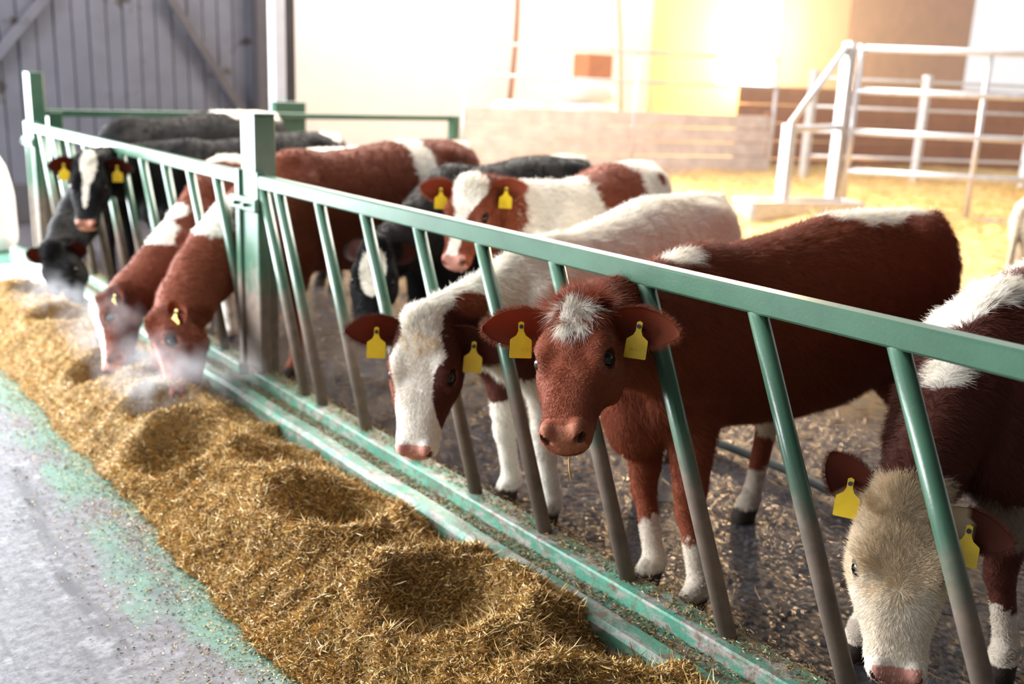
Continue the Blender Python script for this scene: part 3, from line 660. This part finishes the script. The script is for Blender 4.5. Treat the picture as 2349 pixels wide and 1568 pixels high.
        F.ball(hp(.455, .047 * s_, -.022), np.array([U_(e3 * s_ * .75 + e2 * .65), U_(e2 * .75 - e3 * s_ * .65), e1]), np.array((.021, .009, .022)) * hs, .006 * hs, True)
    F.cone(hp(.24, 0, -.165), hp(.415, 0, -.108), .045 * hs, .03 * hs, .040 * hs, .022 * hs, e3, .010 * hs)   # lower jaw
    v, f = F.mesh()
    # ---- coat colours
    q = v - poll; hs_, hx, hn = (q @ e1) / hs, (q @ e3) / hs, (q @ e2) / hs
    q = v - W * (1, 1, 0); ba, bs, bz = -(q @ hd) / Lb, q @ sd, v[:, 2]
    ishead = (hs_ > -.04) & (hs_ < .5) & (np.abs(hx) < .16) & (hn < .06) & (hn > -.27)
    nz = noise3(v, 11, 31) * .22 + noise3(v, 34, 32) * .14
    scr = project(v)
    vn = np.zeros_like(v); tri = v[f[:, :3]]; fn = np.cross(tri[:, 1] - tri[:, 0], tri[:, 2] - tri[:, 0])
    for j in range(4): np.add.at(vn, f[:, j], fn)
    vn /= np.linalg.norm(vn, axis=1, keepdims=True) + 1e-12
    facing = ((CAM - v) * vn).sum(1) > 0
    col = np.tile(np.array(base, float), (len(v), 1))
    def spot_mask(sp, v_, hs_, hx, hn, ba, bs, bz, nz, ishead):
        kind, c_, r_ = sp[0], sp[1], sp[2]
        if kind == 'h': m = (((hs_ - c_[0]) / r_[0]) ** 2 + ((hx - c_[1]) / r_[1]) ** 2 + ((hn - c_[2]) / r_[2]) ** 2) ** .5 + nz * (sp[4] if len(sp) > 4 else .35) < 1; return m & ishead
        if kind == 'b': return (((ba - c_[0]) * Lb / r_[0]) ** 2 + ((bs - c_[1]) / r_[1]) ** 2 + ((bz - c_[2]) / r_[2]) ** 2) ** .5 + nz < 1
        if kind == 'z': return (bz + nz * .16 < c_) & (~ishead)
        if kind == 'p':
            return (((v_ - sp[5]) / sp[6]) ** 2).sum(1) ** .5 + nz < 1
    spots = [list(s) for s in spots]
    for sp in spots:
        if sp[0] == 'p':           # a patch centred where this sight line meets the hide
            dd = np.hypot(scr[:, 0] - sp[1][0], scr[:, 1] - sp[1][1]) + np.where(facing, 0, 1e4); near_ = dd < dd.min() + 12; i = np.argmin(np.where(near_, scr[:, 2], 1e9))
            while len(sp) < 5: sp.append(None)
            rad = np.atleast_1d(np.array(sp[2], float)) * scr[i, 2] / FPX
            if len(rad) == 2:      # wider along the image: x radius along the body, y radius otherwise
                rv = np.abs(hd) * rad[0] + (1 - np.abs(hd)) * rad[1]
            else: rv = np.full(3, rad[0])
            sp += [v[i].copy(), rv]
    def paint(col, *g):
        for sp in spots:
            m = spot_mask(sp, *g); col[m] = sp[3]
        return col
    g = (v, hs_, hx, hn, ba, bs, bz, nz, ishead)
    col = paint(col, *g)
    mz = PINK if muzzle is None else muzzle
    m = ishead & (hs_ > .424 + .012 * nz) & (hn > -.078) & (np.abs(hx) < .058); col[m] = mz
    m = ishead & (hs_ > .40) & (hn <= -.078) & (hn > -.105); col[m] = np.array(mz) * .75
    for s_ in (-1, 1):
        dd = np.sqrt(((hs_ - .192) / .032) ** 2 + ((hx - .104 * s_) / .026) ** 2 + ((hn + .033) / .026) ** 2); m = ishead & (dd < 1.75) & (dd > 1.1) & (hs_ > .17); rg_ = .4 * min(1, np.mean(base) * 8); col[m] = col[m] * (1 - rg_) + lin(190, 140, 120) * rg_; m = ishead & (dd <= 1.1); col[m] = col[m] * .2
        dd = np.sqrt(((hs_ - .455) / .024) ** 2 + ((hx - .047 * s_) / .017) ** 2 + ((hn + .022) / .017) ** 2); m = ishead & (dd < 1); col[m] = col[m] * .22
    hoof = (bz < .055) & ~ishead; col[hoof] = lin(62, 52, 46)
    low = (bz < .2) & (bz > .055) & ~ishead & (noise3(v, 20, 5) > .35); col[low] = col[low] * .6 + lin(84, 66, 52) * .3
    body = mesh_obj('body', v - O, f, M['skin'], root, True, col)
    # ---- eyes
    for s_ in (-1, 1):
        if not eyes: break
        c_ = hp(.192, (.0905 if fine < .01 else .0925) * s_, -.034); Uq, Vq = np.meshgrid(np.linspace(0, math.pi, 10), np.linspace(0, 2 * math.pi, 17), indexing='ij')
        p = np.stack([np.sin(Uq) * np.cos(Vq), np.sin(Uq) * np.sin(Vq), np.cos(Uq)], -1) * np.array([1, 1, 1]) * (.0238 if fine < .01 else .0195) * hs
        mb = MB(); mb.grid(p + c_); mb.obj('eye', M['eye'], root, True)
    # ---- ears and tags
    for s_, spec in ((-1, ear_l), (1, ear_r)):
        b_ = hp(.045, .078 * s_, -.062)
        if spec is None: dr = U_(e3 * s_ * 1.0 - e2 * .25 + up * .02 - e1 * .05)
        else:            # ear tip at this pixel: swing the ear so that it points there
            rr2 = U_(ray(*spec[:2])); zf = spec[2] if len(spec) > 2 else 1.0; w_ = b_ - CAM; bb_ = w_ @ rr2; disc = max(bb_ * bb_ - (w_ @ w_ - (earlen * hs) ** 2), 0); dr = U_(CAM + rr2 * (bb_ + zf * math.sqrt(disc)) - b_)
        L_ = earlen * hs; op = U_(e2 * .95 - up * .25 + e1 * .25 - dr * .3); op = U_(op - dr * (op @ dr)); ac = np.cross(dr, op)      # op: opening side
        u_, v_ = np.meshgrid(np.linspace(0, 1, 15), np.linspace(-1, 1, 13), indexing='ij')
        wd_ = np.interp(u_, [0, .12, .3, .5, .7, .85, .95, 1], [.024, .036, .052, .058, .050, .035, .018, .004]) * hs; cup = np.interp(u_, [0, .25, .6, 1], [1.05, .85, .5, .15])
        cen = b_ + dr * (u_[..., None] * L_ - .015) + up * (-.018 * u_[..., None] ** 2) * hs
        ang = v_ * (1.2 * cup + .25); rad = wd_ / np.maximum(np.sin(1.2 * cup + .25), .25)
        base_ = cen + ac * (rad * np.sin(ang))[..., None] - op * (rad * (np.cos(ang) - np.cos(1.2 * cup + .25)))[..., None]
        inn = base_; th = (.0055 * (1 - np.abs(v_) ** 3) * (1 - .6 * u_) + .001) * hs
        nrm = np.cross(np.gradient(base_, axis=0), np.gradient(base_, axis=1)); nrm /= np.linalg.norm(nrm, axis=-1, keepdims=True) + 1e-9
        if (nrm * op).sum(-1).mean() > 0: nrm = -nrm
        out = base_ + nrm * th[..., None]
        oc = np.tile(np.array(base, float), (15 * 13, 1)); ic = oc * .75 + lin(120, 50, 30) * .25
        pts = np.concatenate([inn.reshape(-1, 3), out.reshape(-1, 3)]); qn = pts - poll; gg = (pts, (qn @ e1) / hs, (qn @ e3) / hs, (qn @ e2) / hs, np.full(len(pts), -9.), 0 * pts[:, 0], pts[:, 2], noise3(pts, 30, 8) * .3, np.ones(len(pts), bool))
        ecol = np.concatenate([ic, oc])
        for sp in spots:
            if sp[0] == 'h' and abs(sp[1][1]) > .11: ecol[spot_mask(sp, *gg)] = sp[3]
        n_c = 13; fs = []
        for i in range(14):
            for j in range(12):
                q4 = (i * n_c + j, i * n_c + n_c + j, i * n_c + n_c + j + 1, i * n_c + j + 1); fs.append(q4); fs.append(tuple(x + 195 for x in q4[::-1]))
        for i in range(14):
            for j in (0, 12): fs.append((i * n_c + j, i * n_c + n_c + j, i * n_c + n_c + j + 195, i * n_c + j + 195))
        for j in range(12): fs.append((14 * n_c + j, 14 * n_c + j + 1, 14 * n_c + j + 196, 14 * n_c + j + 195))
        ear = mesh_obj('ear', pts - O, np.array(fs, np.int32), M['ear'], root, True, ecol)
        # rim fringe
        if hair > 8000:
            R = np.random.RandomState(3 + s_); ne = 1900 if hair > 60000 else 700
            ii = R.randint(1, 15, ne); jj = np.where(R.rand(ne) < .55, R.choice([0, 12], ne), R.randint(0, 13, ne)); rim = (jj == 0) | (jj == 12)
            rt = out[ii, jj] + (out[np.maximum(ii - 1, 0), jj] - out[ii, jj]) * R.rand(ne, 1)
            dirs = np.where(rim[:, None], ac * np.sign(jj - 6)[:, None] * .8 + dr * .7 + op * .25, nrm[ii, jj] * .5 + dr * .9) + R.normal(0, .3, (ne, 3)); dirs /= np.linalg.norm(dirs, axis=1, keepdims=True)
            hair_obj('ear_fringe', rt, dirs, R.uniform(.008, .02, ne), ecol[195 + ii * 13 + jj] * R.uniform(.9, 1.3, (ne, 1)), hwid * .6, ear, O, R, grav=.1)
        if tags[0 if s_ < 0 else 1]:
            mid = inn[7, 6] + op * .040 + up * .0; dn = U_(-up * 1.0 + op * .30); rg = U_(np.cross(op, dn)); nf = np.cross(rg, dn)
            ol = [(-.008, .012), (-.008, -.012), (-.0135, -.024), (-.030, -.036), (-.031, -.042), (-.0315, -.086), (-.029, -.089), (.029, -.089), (.0315, -.086), (.031, -.042), (.030, -.036), (.0135, -.024), (.008, -.012), (.008, .012), (0, .016)]
            pp = []
            for dz in (-.0012, .0012):
                for (a_, b2) in ol: pp.append(mid + (rg * a_ - dn * b2) * hs * 1.02 + nf * dz)
            m2 = len(ol); fs = [tuple(range(m2)), tuple(range(2 * m2 - 1, m2 - 1, -1))] + [(j, j + m2, (j + 1) % m2 + m2, (j + 1) % m2) for j in range(m2)]
            tg = mesh_obj('ear_tag', np.array(pp) - O, fs, M['ear_tag'], ear); tg['label'] = 'blank yellow plastic ear tag'
            mb = MB(); mb.tube([mid - op * .036, mid + op * .008], .006 * hs, 10); st_ = mb.obj('tag_stud', M['stud'], ear)
    # ---- hair
    R = np.random.RandomState(int(abs(W[1]) * 1000) % 9999)
    t0 = np.concatenate([f[:, [0, 1, 2]], f[:, [0, 2, 3]]]); tv = v[t0]; ar = np.linalg.norm(np.cross(tv[:, 1] - tv[:, 0], tv[:, 2] - tv[:, 0]), axis=1)
    hm = ishead[t0[:, 0]]; wgt = ar * np.where(hm, 5.0, 1.0); cz = tv.mean(1); wgt *= np.where(cz[:, 2] < .055, 0, 1); wgt *= np.where(hm & (hs_[t0[:, 0]] > .40) & (hn[t0[:, 0]] > -.08), .03, 1)
    wgt *= np.where(facing[t0[:, 0]], 1.0, .35)
    pick = R.choice(len(t0), hair, p=wgt / wgt.sum()); b1, b2 = R.rand(hair, 1), R.rand(hair, 1); sw = (b1 + b2) > 1; b1 = np.where(sw, 1 - b1, b1); b2 = np.where(sw, 1 - b2, b2)
    T = tv[pick]; rt = T[:, 0] + (T[:, 1] - T[:, 0]) * b1 + (T[:, 2] - T[:, 0]) * b2; tn = vn[t0[pick]]; nn_ = tn[:, 0] + (tn[:, 1] - tn[:, 0]) * b1 + (tn[:, 2] - tn[:, 0]) * b2; nn_ /= np.linalg.norm(nn_, axis=1, keepdims=True)
    q = rt - poll; s1, x1, n1_ = (q @ e1) / hs, (q @ e3) / hs, (q @ e2) / hs; hm = ishead[t0[pick, 0]]
    q = rt - W * (1, 1, 0); a1, bs1 = -(q @ hd) / Lb, q @ sd
    nz1 = noise3(rt, 11, 31) * .22 + noise3(rt, 34, 32) * .14 + R.normal(0, .05, hair)
    cc = paint(np.tile(np.array(base, float), (hair, 1)), rt, s1, x1, n1_, a1, bs1, rt[:, 2], nz1, hm)
    for s_ in (-1, 1):
        dd = np.sqrt(((s1 - .192) / .034) ** 2 + ((x1 - .104 * s_) / .028) ** 2 + ((n1_ + .033) / .029) ** 2); kill = hm & (dd < 1.1); nn_[kill] *= 0
    flow = np.where(hm[:, None], e3 * (x1 * 7)[:, None] + e1 * (s1 - .24)[:, None] * 6 - e2 * .1, -hd * .8 - up * .55)
    tf = flow - nn_ * (flow * nn_).sum(1, keepdims=True); tf /= np.linalg.norm(tf, axis=1, keepdims=True) + 1e-6
    cl = np.stack([noise3(rt, 38, s) for s in (1, 2, 3)], 1) * .55 + R.normal(0, .22, (hair, 3))
    dirs = nn_ * np.where(hm, .42 * hface, .42)[:, None] + tf * .85 + cl * np.where(hm, .55 * hface, .55)[:, None]; kl = np.linalg.norm(dirs, axis=1, keepdims=True) ; dirs /= kl + 1e-9
    ln = hlen * R.uniform(.55, 1.25, hair); ln = np.where(hm, ln * np.interp(s1, [0, .1, .25, .45], [1.1, .8 * hface, .45 * hface, .22]), ln); ln = np.where((~hm) & (nn_[:, 2] > .75), ln * 1.25, ln); ln = np.where(hm, ln, ln * np.interp(rt[:, 2], [.05, .3, .5, .65], [.22, .25, .55, 1])); ln = np.where((np.linalg.norm(nn_, axis=1) < .1), .001, ln)
    cc = cc * R.uniform(.78, 1.28, (hair, 1))
    hair_obj('coat_hair', rt, dirs, ln, cc, hwid, body, O, R)
    for fl in (forelock or []):
        nf_, lf, c0_, (cs, cx_, rs_, rx_), fw = fl; R = np.random.RandomState(77 + nf_)          # count, length, colour, patch on the head, (down, out, up, spread, tuft)
        th_ = R.uniform(0, 6.283, nf_); ra_ = np.sqrt(R.rand(nf_)); s1 = cs + rs_ * ra_ * np.cos(th_); x1 = cx_ + rx_ * ra_ * np.sin(th_)
        n_f = np.interp(s1, HS, HF) - .006 - 3.0 * x1 ** 2; rt = poll + (e1 * s1[:, None] + e3 * x1[:, None] + e2 * n_f[:, None]) * hs
        tuft = np.stack([noise3(rt, 70, s) for s in (4, 5, 6)], 1)
        dirs = e1 * fw[0] + e2 * fw[1] + up * fw[2] + e3 * ((x1 - cx_) / rx_ * fw[3])[:, None] + tuft * fw[4] + R.normal(0, .07, (nf_, 3)); dirs /= np.linalg.norm(dirs, axis=1, keepdims=True)
        hair_obj('forelock', rt, dirs, lf * R.uniform(.5, 1.15, nf_), np.array(c0_) * R.uniform(.85, 1.2, (nf_, 1)), hwid * .75, body, O, R, grav=.16, curl=.30)
    CALVES.append((label, v, e1, e2, e3, poll))
    return root

def hair_obj(name, rt, dirs, ln, cols, wid, parent, O, R, grav=.22, curl=.25):
    n = len(rt); K = 5; t = np.linspace(0, 1, K)[None, :, None]; L = ln[:, None, None]
    bend = R.normal(0, curl, (n, 1, 3)); P = rt[:, None] + L * (dirs[:, None] * t + bend * t * t * .6 + np.array([0, 0, -grav]) * t * t); P = P - O
    hc = bpy.data.hair_curves.new(name); hc.add_curves([K] * n)
    hc.points.foreach_set('position', P.astype(np.float32).ravel())
    rad = hc.attributes.get('radius') or hc.attributes.new('radius', 'FLOAT', 'POINT')
    rad.data.foreach_set('value', np.tile((wid * .5 * np.array([1, .95, .8, .55, .12])), n).astype(np.float32))
    a = hc.attributes.new('coat', 'FLOAT_COLOR', 'CURVE'); a.data.foreach_set('color', np.concatenate([np.clip(cols, 0, 1), np.ones((n, 1))], 1).astype(np.float32).ravel())
    hc.materials.append(fur_m); o = bpy.data.objects.new(name, hc); COL.objects.link(o); o.parent = parent; o['kind'] = 'stuff'; WORLD[o.name] = O
    return o
# ------------------------------------------------------------------ the herd
SOCK = lin(222, 208, 190); MUZ = lin(158, 98, 72)
calf('red brown calf with white forelock looking through the fence, nearest whole face', (.42, 2.28, 1.17), (1.78, 2.16, 1.28), at_x(1322, 690, -.29), (1284, 1000), 20, BROWN * .93,
     spots=[('h', (.065, .010, .0), (.066, .046, .06), WHITE), ('p', (1560, 575), (60, 40), WHITE), ('b', (.72, 0, 1.32), (.34, .15, .10), WHITE), ('b', (.5, .0, .44), (.38, .16, .10), CREAM), ('z', .24, 0, SOCK), ('h', (.46, 0, -.12), (.05, .06, .035), CREAM)],
     feet=[(.27, 1.98), (.28, 2.20), (1.52, 2.02), (1.02, 2.36)], hair=150000, hlen=.030, hwid=.0010, fine=.0058, coarse=.016, ear_l=(1072, 735), ear_r=(1560, 752, -.5), muzzle=MUZ,
     forelock=[(4200, .085, BROWN * 1.15, (-.015, 0, .035, .070), (.1, .3, .6, .9, .75)), (1800, .055, BROWN * 1.05, (.03, 0, .05, .07), (.8, .3, 0, .7, .45)), (10000, .078, WHITE * 1.08, (.038, .004, .040, .038), (1.25, .10, 0, .22, .36)), (1500, .07, WHITE, (.012, -.004, .018, .040), (.5, .25, .12, .9, .55))], brisket=1, earlen=.228, hwide=1.05, hface=.5)
calf('white faced calf with brown eye patch looking through the fence', (.36, 3.02, 1.10), (1.62, 3.18, 1.24), at_x(968, 728, -.22), (946, 1050), 17, WHITE,
     spots=[('h', (.225, .106, -.09), (.15, .078, .12), DKBROWN, .2), ('h', (.215, -.118, -.10), (.14, .056, .12), BROWN, .2), ('h', (.05, -.2, -.06), (.12, .14, .2), DKBROWN), ('h', (.05, .2, -.06), (.14, .14, .2), DKBROWN), ('h', (-.03, 0, -.12), (.05, .1, .09), BROWN), ('p', (1090, 700), (45, 30), BROWN), ('p', (1110, 890), (75, 50), DKBROWN), ('p', (1215, 850), (50, 35), DKBROWN), ('b', (.62, -.2, 1.0), (.06, .08, .06), BROWN)],
     feet=[(.31, 2.80), (.32, 3.08), (1.25, 3.02), (.80, 2.72)], hair=120000, hlen=.030, hwid=.0012, fine=.0062, coarse=.017, ear_l=(782, 745), ear_r=(1185, 825, .3), forelock=[(2600, .035, CREAM * 1.06, (.05, 0, .06, .06), (.7, .3, .1, .6, .5))], head_L=.505, earlen=.215, hwide=1.1, hface=.6)
calf('cream faced brown calf lowering its head behind the fence bars', (.82, 1.40, 1.18), (2.12, 1.50, 1.27), at_x(2068, 1135, .30), (2056, 1620), -4, DKBROWN * 1.05,
     spots=[('h', (.22, 0, -.02), (.34, .30, .16), CREAM), ('h', (.43, 0, -.02), (.17, .30, .3), lin(238, 226, 208), 1.5), ('h', (.03, -.23, -.08), (.16, .09, .2), DKBROWN), ('h', (.03, .23, -.08), (.16, .09, .2), DKBROWN), ('h', (.05, -.13, -.06), (.07, .05, .1), CREAM), ('h', (.05, .13, -.06), (.07, .05, .1), CREAM),
            ('p', (2180, 690), (84, 92), WHITE), ('p', (2160, 830), (50, 56), WHITE), ('p', (2260, 590), (90, 60), WHITE), ('p', (2340, 520), (80, 60), WHITE), ('z', .22, 0, SOCK), ('b', (.0, .1, .50), (.3, .3, .09), lin(150, 132, 118))],
     feet=[(.77, 1.17), (.50, 1.50), (1.95, 1.32), (2.0, 1.64)], hair=150000, hlen=.034, hwid=.0010, fine=.0062, coarse=.017, ear_l=(1893, 990), ear_r=(2349, 1240), forelock=[(4200, .05, CREAM, (.02, 0, .05, .075), (.1, .35, .6, .7, .5)), (3500, .04, CREAM, (.09, 0, .06, .07), (.7, .3, 0, .5, .6))], earlen=.21, head_L=.50, neck_w=.95, neck_sag=-.04)
calf('brown calf with white forehead standing behind the white calf', (1.20, 3.98, 1.20), (2.42, 4.42, 1.28), at_x(1082, 415, .74), (1036, 600), 26, BROWN,
     spots=[('h', (.05, .0, .0), (.15, .075, .08), WHITE), ('h', (.28, -.01, .0), (.25, .032, .05), WHITE), ('b', (.05, 0, 1.0), (.30, .5, .5), WHITE), ('b', (.42, .2, 1.05), (.22, .3, .2), BROWN), ('b', (.95, 0, 1.0), (.45, .5, .6), WHITE), ('h', (.46, 0, -.12), (.06, .06, .035), WHITE), ('p', (1575, 392), (16, 14), BROWN)],
     hair=36000, hlen=.028, hwid=.0018, ear_l=(942, 412), ear_r=(1228, 412), forelock=[(900, .05, WHITE, (.0, 0, .04, .06), (.2, .3, .5, .8, .5))], earlen=.22)
calf('black calf with a white diamond on its forehead behind the bars', (1.12, 4.78, 1.22), (2.35, 4.98, 1.27), at_x(862, 560, .38), (842, 752), 8, BLACK,
     spots=[('h', (.155, 0, 0), (.13, .066, .06), WHITE, .15), ('b', (.88, 0, 1.32), (.2, .09, .16), WHITE)], hair=30000, hlen=.024, hwid=.0018, ear_l=(800, 545), ear_r=(960, 560), tags=(False, False))
calf('big red brown calf eating left of the middle post', (.40, 5.32, 1.27), (1.80, 5.55, 1.33), at_x(350, 738, -.50), (388, 925), 72, BROWN * .8,
     spots=[('p', (465, 465), (50, 62), WHITE), ('b', (.62, .0, 1.30), (.10, .5, .45), WHITE), ('b', (.98, .0, 1.36), (.13, .12, .10), WHITE), ('h', (.3, 0, .02), (.2, .022, .03), PINK), ('b', (.6, .0, .5), (.3, .3, .08), CREAM)],
     hair=42000, hlen=.026, hwid=.0018, ear_l=(352, 775), neck_sag=-.02, neck_shift=(0, .38, 0), head_L=.52, tags=(True, True), earlen=.13)
calf('red and white calf eating in steam, second from the middle post', (.34, 6.16, 1.17), (1.62, 6.38, 1.22), at_x(222, 698, -.60), (240, 842), 75, BROWN * .68,
     spots=[('p', (335, 480), (42, 50), WHITE), ('p', (395, 470), (30, 30), WHITE), ('h', (.2, 0, .02), (.3, .045, .05), WHITE), ('b', (.4, 0, 1.2), (.6, .14, .12), WHITE), ('b', (.9, 0, .8), (.3, .4, .4), WHITE), ('z', .4, 0, WHITE)],
     hair=30000, hlen=.024, hwid=.002, ear_l=(262, 735), earlen=.12, neck_sag=-.02, neck_shift=(0, -.27, 0))
calf('black calf with white blaze and two yellow tags raising its head', (.42, 7.08, 1.21), (1.78, 7.30, 1.27), at_x(205, 360, -.24), (196, 518), 10, BLACK,
     spots=[('h', (.06, -.0, .0), (.12, .052, .06), WHITE, .5), ('h', (.2, -.01, .0), (.14, .02, .04), WHITE), ('h', (.47, 0, -.12), (.05, .05, .04), WHITE), ('b', (.93, 0, 1.3), (.12, .2, .14), WHITE)], hair=26000, hlen=.022, hwid=.002, ear_l=(70, 368), ear_r=(328, 378), head_L=.48, neck_shift=(0, .34, 0), muzzle=lin(206, 150, 130))
calf('black calf eating at the far end of the fence', (.36, 8.12, 1.31), (1.75, 8.38, 1.38), at_x(112, 566, -.44), (166, 722), 25, BLACK * 1.1,
     spots=[('b', (.82, 0, 1.42), (.40, .2, .17), WHITE)], hair=26000, hlen=.022, hwid=.002, ear_l=(50, 565), ear_r=(205, 570), neck_shift=(0, .25, 0), tags=(False, False), earlen=.14, head_L=.51)
calf('pale calf cut off by the edge of the picture near the gate', (5.5, 2.62, 1.18), (4.55, 3.02, 1.16), (5.95, 2.3, 1.15), (3200, 600), 0, CREAM, hair=12000, hwid=.002, tags=(False, False), group='calves away from the fence')
# ------------------------------------------------------------------ haze volume added in the rear bay to make the window glare, breath steam over the feed
def vol(name, c, half, dens, color, label, cat, noise=None, aniso=.3):
    m = bpy.data.materials.new(name); m.use_nodes = True; t = m.node_tree; t.nodes.clear()
    o_ = t.nodes.new('ShaderNodeOutputMaterial'); s = t.nodes.new('ShaderNodeVolumeScatter'); s.inputs['Color'].default_value = (*color, 1); s.inputs['Density'].default_value = dens; s.inputs['Anisotropy'].default_value = aniso
    t.links.new(s.outputs[0], o_.inputs['Volume'])
    q = MB(); q.box(c, half, bev=.01); o = q.obj(name, m); return tag(o, label, cat, None, 'stuff'), m, s
vol('glare_haze', ((5.2 + 30) / 2, 10.2, 2.9), (12.4, 4.2, 2.6), .011, (1.0, .93, .85), 'warm haze volume added to make the glare in front of the bright window', 'haze', aniso=.45)
def steam(c, half, dens, label):
    m = bpy.data.materials.new('breath_steam'); m.use_nodes = True; t = m.node_tree; t.nodes.clear(); N = t.nodes.new; Lk = t.links.new
    o_ = N('ShaderNodeOutputMaterial'); s = N('ShaderNodeVolumeScatter'); s.inputs['Color'].default_value = (.95, .95, 1, 1); s.inputs['Anisotropy'].default_value = .3; Lk(s.outputs[0], o_.inputs['Volume'])
    co = N('ShaderNodeTexCoord'); ln = N('ShaderNodeVectorMath'); ln.operation = 'LENGTH'; Lk(co.outputs['Object'], ln.inputs[0])
    mr = N('ShaderNodeMapRange'); mr.inputs[1].default_value = 1.0; mr.inputs[2].default_value = .2; Lk(ln.outputs['Value'], mr.inputs[0])
    nz = N('ShaderNodeTexNoise'); nz.inputs['Scale'].default_value = 2.2; nz.inputs['Detail'].default_value = 3; Lk(co.outputs['Object'], nz.inputs['Vector'])
    r2 = N('ShaderNodeMapRange'); r2.inputs[1].default_value = .42; r2.inputs[2].default_value = .72; Lk(nz.outputs[0], r2.inputs[0])
    a = N('ShaderNodeMath'); a.operation = 'MULTIPLY'; Lk(mr.outputs[0], a.inputs[0]); Lk(r2.outputs[0], a.inputs[1])
    b = N('ShaderNodeMath'); b.operation = 'MULTIPLY'; b.inputs[1].default_value = dens; Lk(a.outputs[0], b.inputs[0]); Lk(b.outputs[0], s.inputs['Density'])
    Uq, Vq = np.meshgrid(np.linspace(0, math.pi, 9), np.linspace(0, 2 * math.pi, 17), indexing='ij'); mb = MB()
    mb.grid(np.stack([np.sin(Uq) * np.cos(Vq), np.sin(Uq) * np.sin(Vq), np.cos(Uq)], -1)); o = mb.obj('breath_steam', m); o.location = c; o.scale = half; return tag(o, label, 'steam', None, 'stuff')
steam((-.66, 4.62, .30), (.30, .34, .22), 3.6, 'pale steam curling round the muzzle of the big eating calf')
steam((-.62, 5.55, .32), (.26, .30, .26), 3.6, 'pale steam rising between the two eating red calves')
steam((-.30, 4.62, .26), (.20, .30, .18), 3.5, 'thin steam drifting over the kerb at the middle post')
steam((-.60, 6.75, .25), (.24, .28, .2), 3.5, 'thin steam by the muzzle of the far eating calf')
# straw stalk in the mouth of the red calf
q = MB(); s0 = at_x(1287, 1040, CALVES[0][5][0] - .32)
hd_ = CALVES[0]; nb_ = hd_[5] + hd_[2] * .452 + hd_[3] * -.075 + hd_[4] * .01
q.tube([nb_, nb_ + np.array([-.008, 0, -.03]), nb_ + np.array([-.006, -.003, -.062]), nb_ + np.array([-.002, -.008, -.09])], [.0022, .0020, .0018, .0012], 6)
o = q.obj('straw_stalk', simple('dry_stalk', lin(214, 164, 84), .6), None, True); tag(o, 'single golden straw hanging from the red calf muzzle', 'straw')
